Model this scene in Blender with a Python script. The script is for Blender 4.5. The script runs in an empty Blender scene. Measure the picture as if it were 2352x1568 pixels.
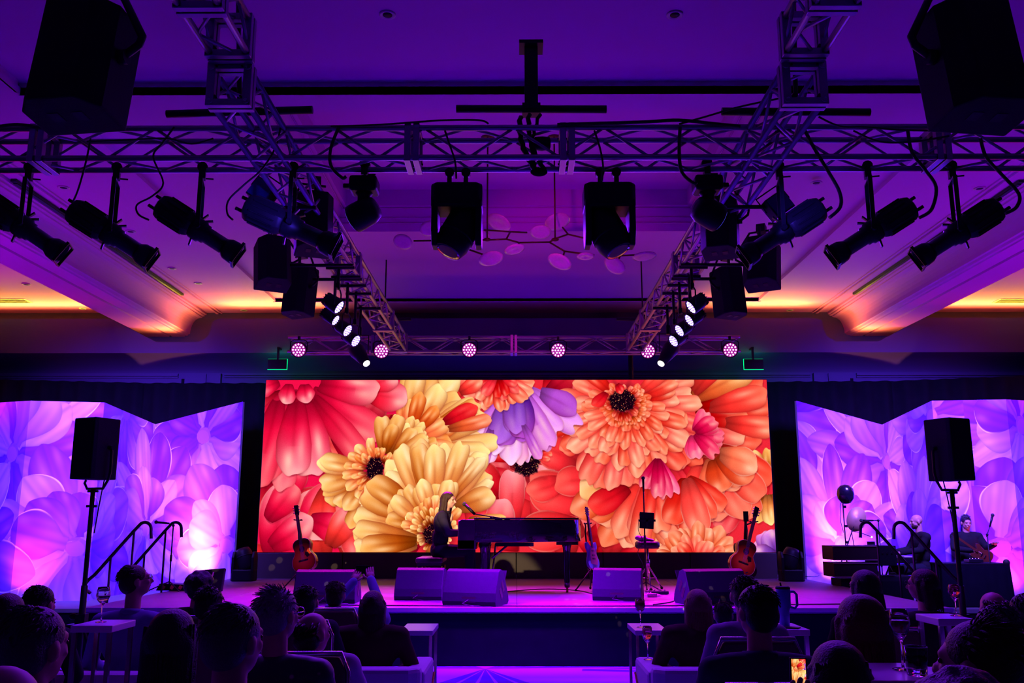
import bpy, bmesh, math, random
import numpy as np
from mathutils import Vector, Matrix, Euler, Quaternion
random.seed(7)
C = bpy.context.scene.collection
SC = bpy.context.scene
PI = math.pi
R = math.radians
# ---------------------------------------------------------------- camera, world, exposure, big lights
EYE, FPX, PITCH = 1.58, 2080.0, R(11.26)
cd = bpy.data.cameras.new('camera'); cam = bpy.data.objects.new('camera', cd); C.objects.link(cam)
cd.sensor_width = 36.0; cd.lens = FPX / 2352 * 36; cd.clip_start = .05; cd.clip_end = 200
cam.location = (0, 0, EYE); cam.rotation_euler = (PI / 2 + PITCH, 0, math.atan(11 / 2080))
SC.camera = cam
SC.view_settings.view_transform = 'Standard'; SC.view_settings.look = 'None'
SC.view_settings.gamma = 1; SC.view_settings.exposure = 0; SC.view_settings.use_curve_mapping = False
try:
    SC.cycles.use_denoising = True; SC.cycles.adaptive_threshold = .025; SC.cycles.max_bounces = 6; SC.cycles.diffuse_bounces = 3
    SC.cycles.sample_clamp_indirect = 4
except Exception: pass
w = bpy.data.worlds.new('room_dark'); SC.world = w; w.use_nodes = True
w.node_tree.nodes['Background'].inputs[0].default_value = (.10, .0, .45, 1)
w.node_tree.nodes['Background'].inputs[1].default_value = .02
CAMM = cam.rotation_euler.to_matrix()
def at(px, py, Y):
    d = CAMM @ Vector(((px - 1176) / FPX, -(py - 784) / FPX, -1))
    return Vector((0, 0, EYE)) + d * (Y / d.y)
def aim(d):
    return Vector(d).normalized().to_track_quat('-Z', 'Y').to_euler()
def light(kind, name, loc, target, col, power, size=.3, angle=40, blend=.6, sizey=None, spread=None):
    l = bpy.data.lights.new(name, kind); l.color = col; l.energy = power
    if kind == 'AREA':
        l.size = size
        if sizey: l.shape = 'RECTANGLE'; l.size_y = sizey
        if spread: l.spread = R(spread)
    else: l.shadow_soft_size = size
    if kind == 'SPOT': l.spot_size = R(angle); l.spot_blend = blend
    o = bpy.data.objects.new(name, l); C.objects.link(o); o.location = loc
    if target is not None: o.rotation_euler = aim(Vector(target) - Vector(loc))
    return o
VIO = (.36, .0, 1.0); BLU = (.10, .0, 1.0); MAG = (.75, .0, .75); PNK = (1.0, .02, .42); AMB = (1.0, .62, .04)
# unseen area lamps in mid-air, standing in for uplights that wash the ceiling
for s in (-1, 1):
    light('AREA', 'violet_uplight', (s * 8.6, 10.5, 2.2), (s * 7.0, 12.0, 5.9), (.44, 0, .80), 36, 1.6, spread=105)
    light('AREA', 'magenta_uplight', (s * 9.7, 15.2, 4.0), (s * 6.6, 15.2, 5.9), (.85, 0, .45), 26, 1.4)
    light('AREA', 'indigo_ceiling_fill', (s * 6.5, 3.5, 2.6), (s * 3, 5.5, 5.9), (.20, 0, .8), 1.2, 2.0)  # added lamp out of frame, only lifts the near ceiling
light('AREA', 'blue_ceiling_fill', (0, 17.6, 3.6), (0, 15.8, 5.9), (.08, 0, 1.0), 26, 5.0, sizey=.3)  # added lamp hidden behind the screen to tint the ceiling blue
light('AREA', 'magenta_tray_fill', (0, 9.6, 3.2), (0, 13.2, 5.9), (.75, 0, .62), 5, 3.0, sizey=.8)  # added lamp facing up in mid-air, tints the deep tray magenta
# stage wash: the side-truss fixtures and the rear-truss pars
# ---------------------------------------------------------------- materials
MATS = {}
def mat(name, col=(.5, .5, .5), rough=.6, metal=0.0, emit=None, es=1.0, trans=0.0, bump=0.0, bscale=60.0, var=0.0, coat=0.0, alpha=1.0, sheen=0.0, ior=1.45, spec=.5):
    if name in MATS: return MATS[name]
    m = bpy.data.materials.new(name); m.use_nodes = True; nt = m.node_tree; b = nt.nodes['Principled BSDF']
    b.inputs['Base Color'].default_value = (*col, 1); b.inputs['Roughness'].default_value = rough
    b.inputs['Metallic'].default_value = metal; b.inputs['Transmission Weight'].default_value = trans
    b.inputs['IOR'].default_value = ior; b.inputs['Specular IOR Level'].default_value = spec
    b.inputs['Coat Weight'].default_value = coat; b.inputs['Alpha'].default_value = alpha
    if sheen: b.inputs['Sheen Weight'].default_value = sheen
    if emit: b.inputs['Emission Color'].default_value = (*emit, 1); b.inputs['Emission Strength'].default_value = es
    if bump or var:
        tc = nt.nodes.new('ShaderNodeTexCoord'); nz = nt.nodes.new('ShaderNodeTexNoise'); nz.inputs['Scale'].default_value = bscale
        nz.inputs['Detail'].default_value = 4
        nt.links.new(tc.outputs['Object'], nz.inputs['Vector'])
        if bump:
            bp = nt.nodes.new('ShaderNodeBump'); bp.inputs['Strength'].default_value = bump; bp.inputs['Distance'].default_value = .01
            nt.links.new(nz.outputs['Fac'], bp.inputs['Height']); nt.links.new(bp.outputs['Normal'], b.inputs['Normal'])
        if var:
            mx = nt.nodes.new('ShaderNodeMix'); mx.data_type = 'RGBA'
            mx.inputs[6].default_value = (*[c * (1 - var) for c in col], 1); mx.inputs[7].default_value = (*[min(1, c * (1 + var)) for c in col], 1)
            nt.links.new(nz.outputs['Fac'], mx.inputs[0]); nt.links.new(mx.outputs[2], b.inputs['Base Color'])
    MATS[name] = m; return m
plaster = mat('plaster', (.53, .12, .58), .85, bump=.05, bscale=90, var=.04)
wallpaint = mat('wall_paint', (.055, .03, .13), .85, bump=.05, bscale=60, var=.06)
aluminium = mat('aluminium', (.34, .30, .38), .36, .9, var=.12, bscale=9)
blackmetal = mat('black_metal', (.010, .009, .014), .45, .2, spec=.3, var=.3, bscale=20)
blackplastic = mat('black_plastic', (.008, .007, .011), .45, spec=.14, bump=.1, bscale=300, var=.2)
speakerpaint = mat('textured_black_paint', (.010, .008, .014), .75, bump=.4, bscale=260, var=.2, spec=.2)
grillem = mat('speaker_grille', (.006, .005, .010), .8, bump=.6, bscale=420, spec=.12)
drapem = mat('black_drape', (.006, .005, .012), .95, var=.3, bscale=5, spec=.03)
rubber = mat('black_rubber', (.012, .012, .012), .7, var=.2)
chrome = mat('chrome', (.7, .7, .72), .15, 1.0, var=.05)
brass = mat('rose_gold_metal', (.75, .32, .12), .25, 1.0, var=.1)
glassm = mat('clear_glass', (1, 1, 1), .02, trans=1.0, ior=1.45)
skin = mat('skin', (.52, .28, .19), .5, var=.12, bscale=30)
skin2 = mat('tanned_skin', (.40, .20, .13), .5, var=.12, bscale=30)
white_up = mat('white_upholstery', (.55, .55, .58), .75, bump=.2, bscale=200, var=.08)
whitetop = mat('white_laminate', (.75, .75, .75), .25, var=.03)
# ---------------------------------------------------------------- mesh building
class MB:
    def __init__(s): s.v = []; s.f = []; s.M = Matrix.Identity(4); s.sm = []
    def add(s, vs, fs, smooth=False):
        n = len(s.v); s.v += [tuple(s.M @ Vector(p)) for p in vs]
        s.f += [tuple(i + n for i in f) for f in fs]; s.sm += [smooth] * len(fs)
        return s
    def box(s, c, d, rot=None):
        x, y, z = d[0] / 2, d[1] / 2, d[2] / 2
        m = Matrix.Translation(Vector(c)) @ (Euler(rot).to_matrix().to_4x4() if rot else Matrix.Identity(4))
        vs = [m @ Vector(p) for p in ((-x, -y, -z), (x, -y, -z), (x, y, -z), (-x, y, -z), (-x, -y, z), (x, -y, z), (x, y, z), (-x, y, z))]
        return s.add(vs, [(0, 3, 2, 1), (4, 5, 6, 7), (0, 1, 5, 4), (1, 2, 6, 5), (2, 3, 7, 6), (3, 0, 4, 7)])
    def tube(s, p, q, r, r2=None, n=10):
        p = Vector(p); q = Vector(q); r2 = r if r2 is None else r2
        d = (q - p)
        if d.length < 1e-6: return s
        d.normalize(); a = d.orthogonal().normalized(); b = d.cross(a)
        vs = []
        for k, (c, rr) in enumerate(((p, r), (q, r2))):
            for i in range(n):
                t = 2 * PI * i / n; vs.append(c + (a * math.cos(t) + b * math.sin(t)) * rr)
        fs = [(i, (i + 1) % n, n + (i + 1) % n, n + i) for i in range(n)]
        s.add(vs, fs, True)
        s.add(vs, [tuple(range(n))[::-1], tuple(range(n, 2 * n))]); return s
    def path(s, pts, r, n=8, r1=None):
        pts = [Vector(p) for p in pts]; N = len(pts); vs = []
        a = None
        for k, p in enumerate(pts):
            d = (pts[min(k + 1, N - 1)] - pts[max(k - 1, 0)])
            if d.length < 1e-9: d = Vector((0, 0, 1))
            d.normalize()
            a = d.orthogonal().normalized() if a is None else (a - d * a.dot(d)).normalized()
            b = d.cross(a); rr = r if r1 is None else r + (r1 - r) * k / (N - 1)
            for i in range(n):
                t = 2 * PI * i / n; vs.append(p + (a * math.cos(t) + b * math.sin(t)) * rr)
        fs = [(k * n + i, k * n + (i + 1) % n, (k + 1) * n + (i + 1) % n, (k + 1) * n + i) for k in range(N - 1) for i in range(n)]
        s.add(vs, fs, True)
        s.add(vs, [tuple(range(n))[::-1], tuple(range((N - 1) * n, N * n))]); return s
    def lathe(s, prof, c=(0, 0, 0), n=20, rot=None, sx=1, sy=1):
        m = Matrix.Translation(Vector(c)) @ (Euler(rot).to_matrix().to_4x4() if rot else Matrix.Identity(4))
        vs = []
        for r, z in prof:
            for i in range(n):
                t = 2 * PI * i / n; vs.append(m @ Vector((r * math.cos(t) * sx, r * math.sin(t) * sy, z)))
        N = len(prof)
        fs = [(k * n + i, k * n + (i + 1) % n, (k + 1) * n + (i + 1) % n, (k + 1) * n + i) for k in range(N - 1) for i in range(n)]
        s.add(vs, fs, True)
        caps = []
        if prof[0][0] > 1e-4: caps.append(tuple(range(n))[::-1])
        if prof[-1][0] > 1e-4: caps.append(tuple(range((N - 1) * n, N * n)))
        if caps: s.add(vs, caps)
        return s
    def prism(s, pts, h, frame=None, smooth=False):
        # pts 2-D outline (ccw), extruded 0..h along local z of frame
        m = frame or Matrix.Identity(4); n = len(pts)
        vs = [m @ Vector((x, y, 0)) for x, y in pts] + [m @ Vector((x, y, h)) for x, y in pts]
        s.add(vs, [(i, (i + 1) % n, n + (i + 1) % n, n + i) for i in range(n)], smooth)
        s.add(vs, [tuple(range(n))[::-1], tuple(range(n, 2 * n))]); return s
    def ell(s, c, r, n=12, m=8, rot=None):
        if not hasattr(r, '__len__'): r = (r, r, r)
        M = Matrix.Translation(Vector(c)) @ (Euler(rot).to_matrix().to_4x4() if rot else Matrix.Identity(4))
        vs = [M @ Vector((0, 0, -r[2]))]
        for j in range(1, m):
            ph = -PI / 2 + PI * j / m
            for i in range(n):
                t = 2 * PI * i / n; vs.append(M @ Vector((r[0] * math.cos(ph) * math.cos(t), r[1] * math.cos(ph) * math.sin(t), r[2] * math.sin(ph))))
        vs.append(M @ Vector((0, 0, r[2])))
        fs = [(0, 1 + (i + 1) % n, 1 + i) for i in range(n)]
        for j in range(m - 2):
            for i in range(n):
                a = 1 + j * n; fs.append((a + i, a + (i + 1) % n, a + n + (i + 1) % n, a + n + i))
        a = 1 + (m - 2) * n; L = len(vs) - 1
        fs += [(a + i, a + (i + 1) % n, L) for i in range(n)]
        return s.add(vs, fs, True)
    def mesh(s, name, m=None):
        me = bpy.data.meshes.new(name); me.from_pydata(s.v, [], s.f)
        me.polygons.foreach_set('use_smooth', s.sm)
        bm = bmesh.new(); bm.from_mesh(me); bmesh.ops.remove_doubles(bm, verts=bm.verts, dist=1e-5)
        bmesh.ops.recalc_face_normals(bm, faces=bm.faces); bm.to_mesh(me); bm.free()
        if m: me.materials.append(m)
        return me
    def build(s, name, m, parent=None, bev=0, kind=None, label=None):
        o = bpy.data.objects.new(name, s.mesh(name, m)); C.objects.link(o)
        if parent is not None: o.parent = parent
        if bev:
            b = o.modifiers.new('bevel', 'BEVEL'); b.width = bev; b.segments = 2; b.limit_method = 'ANGLE'; b.angle_limit = R(40)
        if kind: o['kind'] = kind
        if label: o['label'] = label
        return o
def T(name, label, cat, loc=(0, 0, 0), rz=0, group=None, rot=None):
    o = bpy.data.objects.new(name, None); C.objects.link(o); o.empty_display_size = .1
    o.location = loc; o.rotation_euler = rot if rot else (0, 0, rz); o['label'] = label; o['category'] = cat
    if group: o['group'] = group
    return o
def tag(o, label, cat, group=None):
    o['label'] = label; o['category'] = cat
    if group: o['group'] = group
    return o
def kids(o): return list(CH.get(o.name, [])) if False else list(o.children)
def dup(root, loc, rz=None, label=None, group=None, rot=None, scale=None):
    r = root.copy(); C.objects.link(r); r.location = loc
    if rz is not None: r.rotation_euler = (0, 0, rz)
    if rot is not None: r.rotation_euler = rot
    if scale: r.scale = scale
    if label: r['label'] = label
    if group: r['group'] = group
    for ch in list(root.children):
        c = ch.copy(); C.objects.link(c); c.parent = r
        for g in list(ch.children):
            d = g.copy(); C.objects.link(d); d.parent = c
    return r
def centred(mb, name, m, label=None, cat=None, group=None, bev=0, kind=None):
    """world-space mesh whose origin is moved to its own base centre"""
    xs = [v[0] for v in mb.v]; ys = [v[1] for v in mb.v]; zs = [v[2] for v in mb.v]
    c = Vector(((min(xs) + max(xs)) / 2, (min(ys) + max(ys)) / 2, min(zs)))
    mb.v = [tuple(Vector(v) - c) for v in mb.v]
    o = mb.build(name, m, None, bev, kind); o.location = c
    if label: tag(o, label, cat, group)
    return o
def struct(mb, name, m, bev=0): return centred(mb, name, m, kind='structure', bev=bev)
def arc(c, r, a0, a1, n, u, v):
    c = Vector(c); u = Vector(u); v = Vector(v)
    return [c + u * (r * math.cos(a0 + (a1 - a0) * i / n)) + v * (r * math.sin(a0 + (a1 - a0) * i / n)) for i in range(n + 1)]
def sag(p, q, d, n=10, jit=0):
    p = Vector(p); q = Vector(q); out = []
    for i in range(n + 1):
        t = i / n; x = p.lerp(q, t); x.z -= d * 4 * t * (1 - t)
        if jit and 0 < i < n: x += Vector((random.uniform(-jit, jit), random.uniform(-jit, jit), random.uniform(-jit, jit)))
        out.append(x)
    return out
# ---------------------------------------------------------------- the room
def H(z): return z + EYE
fl = MB().box((0, 9, -.05), (24, 24, .1))
carpet = bpy.data.materials.new('ray_carpet'); carpet.use_nodes = True
nt = carpet.node_tree; pb = nt.nodes['Principled BSDF']; pb.inputs['Roughness'].default_value = .95
tc = nt.nodes.new('ShaderNodeTexCoord'); sx = nt.nodes.new('ShaderNodeSeparateXYZ')
def M_(op, a, b=None, c=None):
    n = nt.nodes.new('ShaderNodeMath'); n.operation = op
    for i, x in enumerate((a, b, c)):
        if x is None: continue
        if isinstance(x, (int, float)): n.inputs[i].default_value = x
        else: nt.links.new(x, n.inputs[i])
    return n.outputs[0]
nt.links.new(tc.outputs['Object'], sx.inputs[0])
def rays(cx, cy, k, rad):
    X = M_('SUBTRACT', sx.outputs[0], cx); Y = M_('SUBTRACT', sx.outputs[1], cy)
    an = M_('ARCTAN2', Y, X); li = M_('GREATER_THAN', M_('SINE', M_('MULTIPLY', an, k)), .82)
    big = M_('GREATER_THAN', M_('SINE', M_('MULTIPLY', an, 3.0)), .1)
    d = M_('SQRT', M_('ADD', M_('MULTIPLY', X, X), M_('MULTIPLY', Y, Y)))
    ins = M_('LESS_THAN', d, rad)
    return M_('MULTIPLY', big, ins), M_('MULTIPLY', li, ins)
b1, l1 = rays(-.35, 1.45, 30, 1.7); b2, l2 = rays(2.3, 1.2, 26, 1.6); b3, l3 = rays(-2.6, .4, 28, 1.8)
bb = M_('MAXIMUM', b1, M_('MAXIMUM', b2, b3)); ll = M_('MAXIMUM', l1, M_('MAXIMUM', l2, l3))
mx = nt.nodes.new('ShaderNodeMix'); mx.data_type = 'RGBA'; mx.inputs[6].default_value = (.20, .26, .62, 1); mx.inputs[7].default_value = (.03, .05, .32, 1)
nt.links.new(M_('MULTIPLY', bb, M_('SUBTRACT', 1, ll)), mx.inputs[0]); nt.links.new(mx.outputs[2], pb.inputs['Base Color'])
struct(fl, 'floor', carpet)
ZC = H(4.30)
def slab(x0, x1, y0, y1, z0, z1): return MB().box(((x0 + x1) / 2, (y0 + y1) / 2, (z0 + z1) / 2), (x1 - x0, y1 - y0, z1 - z0))
# ceiling: flat fields around three trays
cl = MB()
def ring(mb, o, i, z, t=.08):
    (ax0, ax1, ay0, ay1), (bx0, bx1, by0, by1) = o, i
    for q in ((ax0, bx0, ay0, ay1), (bx1, ax1, ay0, ay1), (bx0, bx1, ay0, by0), (bx0, bx1, by1, ay1)):
        if q[1] - q[0] > 1e-3 and q[3] - q[2] > 1e-3: mb.box(((q[0] + q[1]) / 2, (q[2] + q[3]) / 2, z + t / 2), (q[1] - q[0], q[3] - q[2], t))
ring(cl, (-12, 12, -3, 8.62), (-5.1, 5.1, -.5, 8.6), ZC)
ring(cl, (-12, 12, 8.62, 19.2), (-4.8, 4.8, 8.98, 17.5), ZC)
cl.box((0, 4, ZC + .13 + .04), (10.4, 9.4, .08))                       # tray over the audience
for q in ((-5.12, -5.1, -.5, 8.6), (5.1, 5.12, -.5, 8.6)): cl.box(((q[0] + q[1]) / 2, 4, ZC + .1), (.02, 9.1, .2))
cl.box((0, 8.61, ZC + .1), (10.24, .02, .2)); cl.box((0, -.51, ZC + .1), (10.24, .02, .2))
ring(cl, (-4.9, 4.9, 8.9, 17.6), (-2.80, 2.80, 9.02, 13.27), ZC + .06)   # shallow surround of the stage tray
cl.box((0, 11.1, ZC + .72), (6.2, 5.0, .08))
# coved sides of the deep tray (lip wider than the top)
lip, top = (-2.80, 2.80, 9.02, 13.27), (-2.66, 2.66, 9.10, 13.17)
def quadrail(mb, a, za, b, zb, t=.03):
    A = [(a[0], a[2], za), (a[1], a[2], za), (a[1], a[3], za), (a[0], a[3], za)]
    B = [(b[0], b[2], zb), (b[1], b[2], zb), (b[1], b[3], zb), (b[0], b[3], zb)]
    n = 4
    mb.add(A + B, [(i, (i + 1) % n, n + (i + 1) % n, n + i) for i in range(4)])
quadrail(cl, lip, ZC + .06, top, ZC + .42)
t2 = (-2.60, 2.60, 9.16, 13.12)
quadrail(cl, top, ZC + .42, t2, ZC + .425)
quadrail(cl, t2, ZC + .425, t2, ZC + .70)
cl.box((0, 17.51, ZC + .04), (9.7, .02, .1))
struct(cl, 'ceiling', plaster)
for k, z in enumerate((.12, .2, .34)):      # small crown mouldings in the deep tray
    r = MB(); e = .16 * (1 - k / 5) * .3
    a = (lip[0] + z * .39, lip[1] - z * .39, lip[2] + .01, lip[3] - z * .26)
    r.tube((a[0], a[3] - .01, ZC + .06 + z), (a[1], a[3] - .01, ZC + .06 + z), .008, n=6)
    r.tube((a[0] + .01, a[2], ZC + .06 + z), (a[0] + .01, a[3], ZC + .06 + z), .008, n=6)
    r.tube((a[1] - .01, a[2], ZC + .06 + z), (a[1] - .01, a[3], ZC + .06 + z), .008, n=6)
    struct(r, 'trim_%d' % (k + 1), plaster)
# lowered beams with an ogee on the inner side and a track groove
def beam(s, x_in, x_out, n):
    zb = H(3.79)
    prof = [(x_out, ZC + .02), (x_out, zb), (x_in - .42, zb), (x_in - .40, zb + .02), (x_in - .38, zb), (x_in - .08, zb), (x_in - .06, zb + .02), (x_in - .03, zb + .02), (x_in - .02, zb + .05),
            (x_in + .02, zb + .06)]
    for i in range(1, 8):
        a = i / 8 * PI / 2; prof.append((x_in + .02 + .20 * (1 - math.cos(a)), zb + .06 + .34 * math.sin(a)))
    prof += [(x_in + .25, zb + .42), (x_in + .30, zb + .43), (x_in + .31, zb + .46), (x_in + .34, zb + .47), (x_in + .34, ZC + .02)]
    pts = [(s * (-x), z) for x, z in prof]
    F = Matrix(((1, 0, 0, 0), (0, 0, -1, 19.0), (0, 1, 0, 0), (0, 0, 0, 1)))
    m = MB(); m.prism(pts, 22.0, F); struct(m, 'trim_%d' % n, plaster)
beam(1, 0, 0, 0) if False else None
def beam2(s, n):
    X_in, X_out = 6.86, 7.72; zb = H(3.79)
    L = [(X_out, ZC + .02), (X_out, zb), (7.26, zb), (7.25, zb + .035), (7.20, zb + .035), (7.19, zb), (X_in + .08, zb), (X_in + .07, zb + .02), (X_in + .02, zb + .02), (X_in, zb + .05), (X_in - .03, zb + .06)]
    for i in range(1, 9):
        a = i / 8 * PI / 2; L.append((X_in - .03 - .20 * (1 - math.cos(a)), zb + .06 + .34 * math.sin(a)))
    L += [(X_in - .27, zb + .41), (X_in - .27, zb + .43), (X_in - .32, zb + .44), (X_in - .32, zb + .46), (X_in - .36, zb + .47), (X_in - .36, ZC + .02)]
    F = Matrix(((1, 0, 0, 0), (0, 0, -1, 19.0), (0, 1, 0, 0), (0, 0, 0, 1)))
    m = MB(); m.prism([(s * x, z) for x, z in L], 22.0, F); struct(m, 'trim_%d' % n, plaster)
beam2(-1, 4); beam2(1, 5)
for s, n in ((-1, 6), (1, 7)):       # thin moulding beside each beam
    m = MB(); m.box((s * 6.28, 8, ZC - .012), (.05, 22, .03)); m.box((s * 6.19, 8, ZC - .008), (.03, 22, .02)); struct(m, 'trim_%d' % n, plaster)
# walls
YB = 18.5
bw = MB()
def wallpoly(pts, y0, y1):
    F = Matrix(((1, 0, 0, 0), (0, 0, -1, y1), (0, 1, 0, 0), (0, 0, 0, 1)))
    bw.prism(pts, y1 - y0, F)
bw.box((0, YB + .05, 3.2), (24, .1, 6.4)); struct(bw, 'wall_back', wallpaint)
# projecting cornice in front of the back wall, stepping down under the beams; its top hides the cove lights
zt = H(3.975); zn = H(3.50); YC = 17.6; bw = MB(); zb_ = H(3.28)
L_ = [(8.09, zt), (7.16, zn), (6.30, zn), (6.26, zn + .03)] + [(6.24 - .17 * math.sin(i / 5 * PI / 2), zn + .05 + (zt - zn - .12) * (1 - math.cos(i / 5 * PI / 2))) for i in range(6)] + [(6.02, zt - .03), (5.9, zt)]
O_ = [(12, zt)] + L_ + [(-x, z) for x, z in L_[::-1]] + [(-12, zt)]
V_ = [(x, y, z) for y in (YC, YC + .08) for x, z in O_] + [(x, y, zb_) for y in (YC, YC + .08) for x, z in O_]; q_ = len(O_)
bw.add(V_, [f for i in range(q_ - 1) for f in ((i, i + 1, 2 * q_ + i + 1, 2 * q_ + i), (q_ + i, 3 * q_ + i, 3 * q_ + i + 1, q_ + i + 1), (i, q_ + i, q_ + i + 1, i + 1), (2 * q_ + i, 2 * q_ + i + 1, 3 * q_ + i + 1, 3 * q_ + i))])
n_s = 8; P = [(YC + .02, zb_)] + [(YC + .02 + (YB - YC) * math.sin(i / n_s * PI / 2), zb_ - .32 * (1 - math.cos(i / n_s * PI / 2))) for i in range(n_s + 1)]
vs = [(-12, y, z) for y, z in P] + [(12, y, z) for y, z in P] + [(-12, y, z + .06) for y, z in P] + [(12, y, z + .06) for y, z in P]; k_ = len(P)
bw.add(vs, [(i, i + 1, k_ + i + 1, k_ + i) for i in range(k_ - 1)] + [(2 * k_ + i, 3 * k_ + i, 3 * k_ + i + 1, 2 * k_ + i + 1) for i in range(k_ - 1)], True)
struct(bw, 'trim_30', wallpaint)
struct(slab(-12.1, -12, -3, 19.2, 0, 6.6), 'wall_left', wallpaint)
struct(slab(12, 12.1, -3, 19.2, 0, 6.6), 'wall_right', wallpaint)
struct(slab(-12, 12, 19.1, 19.2, 0, 6.6), 'wall_cove', wallpaint)
struct(slab(-12, 12, -3.1, -3, 0, 6.6), 'wall_rear', wallpaint)
n = 8
for (xa, xb, z) in ((-6.05, 6.05, 2.99), (-11.9, -7.0, 2.98), (7.0, 11.9, 2.98)):
    m = MB(); m.box(((xa + xb) / 2, YB - .03, H(z)), (xb - xa, .06, .05)); m.box(((xa + xb) / 2, YB - .02, H(z) - .05), (xb - xa, .04, .03)); struct(m, 'trim_%d' % n, wallpaint); n += 1
for s in (-1, 1):
    for xa, xb, d in ((6.1, 6.32, .10), (6.42, 6.86, .04)):
        m = MB(); m.box((s * (xa + xb) / 2, YB - d / 2, H(3.0) / 2), (xb - xa, d, H(3.0))); struct(m, 'trim_%d' % n, wallpaint); n += 1
    m = MB(); m.box((s * 6.9, YB - .01, H(2.9) / 2), (.06, .03, H(2.9))); struct(m, 'trim_%d' % n, drapem); n += 1
# cove strip lights lying in the gap behind the top of the back wall
stripm = mat('amber_led_strip', (.9, .6, .3), .5, emit=(1, .42, .06), es=3)
for k, (xa, xb, z, p) in enumerate(((-11.8, -8.2, 3.95, 120), (-5.92, -4.0, 3.95, 75), (-7.3, -6.25, 3.47, 26), (4.0, 5.92, 3.95, 75), (8.2, 11.8, 3.95, 120), (6.25, 7.3, 3.47, 26))):
    m = MB(); m.box(((xa + xb) / 2, 17.78, H(z)), (xb - xa, .03, .015))
    m.box(((xa + xb) / 2, 17.76, H(z) - .015), (xb - xa, .16, .015))
    side = 'left' if xa < 0 else 'right'
    where = 'under the end of the lowered beam' if z < 3.6 else ('beyond the lowered beam' if abs(xa + xb) > 15 else 'beside the raised ceiling tray')
    centred(m, 'cove_light_strip', stripm, 'amber cove light glowing %s at the %s' % (where, side), 'cove light')
    light('AREA', 'cove_glow', ((xa + xb) / 2, 17.80, H(z) + .02), ((xa + xb) / 2, 17.1, H(z) + .9), AMB, p, xb - xa, sizey=.05)
# linear slots and small ceiling fittings
for s, (xa, ya, xb, yb) in ((-1, (31, 410, 418, 674)), (1, (2352, 412, 1958, 672))):
    def onceil(px, py, z=ZC):
        d = CAMM @ Vector(((px - 1176) / FPX, -(py - 784) / FPX, -1)); return Vector((0, 0, EYE)) + d * ((z - EYE) / d.z)
    p, q = onceil(xa, ya), onceil(xb, yb)
    m = MB(); mid = (p + q) / 2; xm = (p.x + q.x) / 2
    m.box((xm, mid.y, ZC - .02), (.07, abs(q.y - p.y), .04)); m.box((xm, mid.y, ZC - .045), (.05, abs(q.y - p.y) - .1, .015))
    centred(m, 'ceiling_track', blackmetal, 'long black lighting track on the ceiling %s the stage' % ('to the left of' if s < 0 else 'to the right of'), 'track')
whitefit = mat('white_fitting', (.5, .5, .5), .5, var=.05)
def puck(px, py, z, label):
    p = onceil(px, py, z); g = T('ceiling_downlight', label, 'downlight', p - Vector((0, 0, .012)), group=None)
    MB().lathe([(.045, .012), (.075, .012), (.075, .004), (.06, -.004), (.045, .006)], n=16).build('trim_ring', whitefit, g)
    MB().lathe([(.0, .010), (.044, .010), (.044, .004), (.0, .004)], n=12).build('lamp_disc', blackplastic, g)
for (px, py, z, l) in ((300, 531, ZC, 'small ceiling downlight left of the left side truss'), (395, 616, ZC, 'small ceiling downlight below the third profile spotlight'),
        (455, 650, ZC, 'small ceiling downlight past the end of the left track'), (60, 652, ZC, 'small ceiling downlight beside the outer left edge of the frame'),
        (560, 712, ZC, 'ceiling downlight in the amber glow left of the stage'), (1814, 712, ZC, 'ceiling downlight in the amber glow right of the stage'),
        (190, 708, ZC, 'ceiling downlight in the orange glow past the left beam'), (146, 430, ZC, 'ceiling downlight above the second profile spotlight'),
        (890, 33, ZC + .13, 'ceiling downlight high above the left centre truss'), (1550, 33, ZC + .13, 'ceiling downlight high above the right centre truss'),
        (1875, 419, ZC, 'ceiling downlight above the fifth profile spotlight'), (2250, 432, ZC, 'ceiling downlight above the last profile spotlight')):
    puck(px, py, z, l)
def vent(px, py, label):
    p = onceil(px, py); g = T('ceiling_vent', label, 'vent', p - Vector((0, 0, .01)))
    MB().box((0, 0, .004), (.9, .34, .008)).build('frame', whitefit, g)
    for i in range(5): MB().box((0, -.12 + i * .06, -.003), (.84, .012, .01)).build('slat', blackplastic, g)
vent(14, 690, 'slatted ceiling vent in the orange glow at the left'); vent(2340, 690, 'slatted ceiling vent in the orange glow at the right')
# exit signs seen from the side that stays dark, green light leaking round them
green = mat('exit_green', (0, .3, .1), .5, emit=(.0, 1.0, .25), es=1.6)
for px, l in ((637, 'dark exit sign with green light leaking round it, left of the screen'), (1731, 'dark exit sign with green light leaking round it, right of the screen')):
    p = at(px, 836, 17.4); g = T('exit_sign', l, 'sign', p)
    MB().box((0, 0, 0), (.37, .03, .20)).build('housing', blackplastic, g)
    MB().box((0, .022, 0), (.385, .008, .215)).build('lit_edge', green, g)
    MB().box((0, .03, .21), (.04, .03, .24)).box((0, .11, .325), (.04, .24, .03)).build('bracket', blackmetal, g)
    light('AREA', 'exit_glow', p + Vector((0, .04, 0)), p + Vector((0, 1, 0)), (.0, 1, .25), 3, .4)
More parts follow.
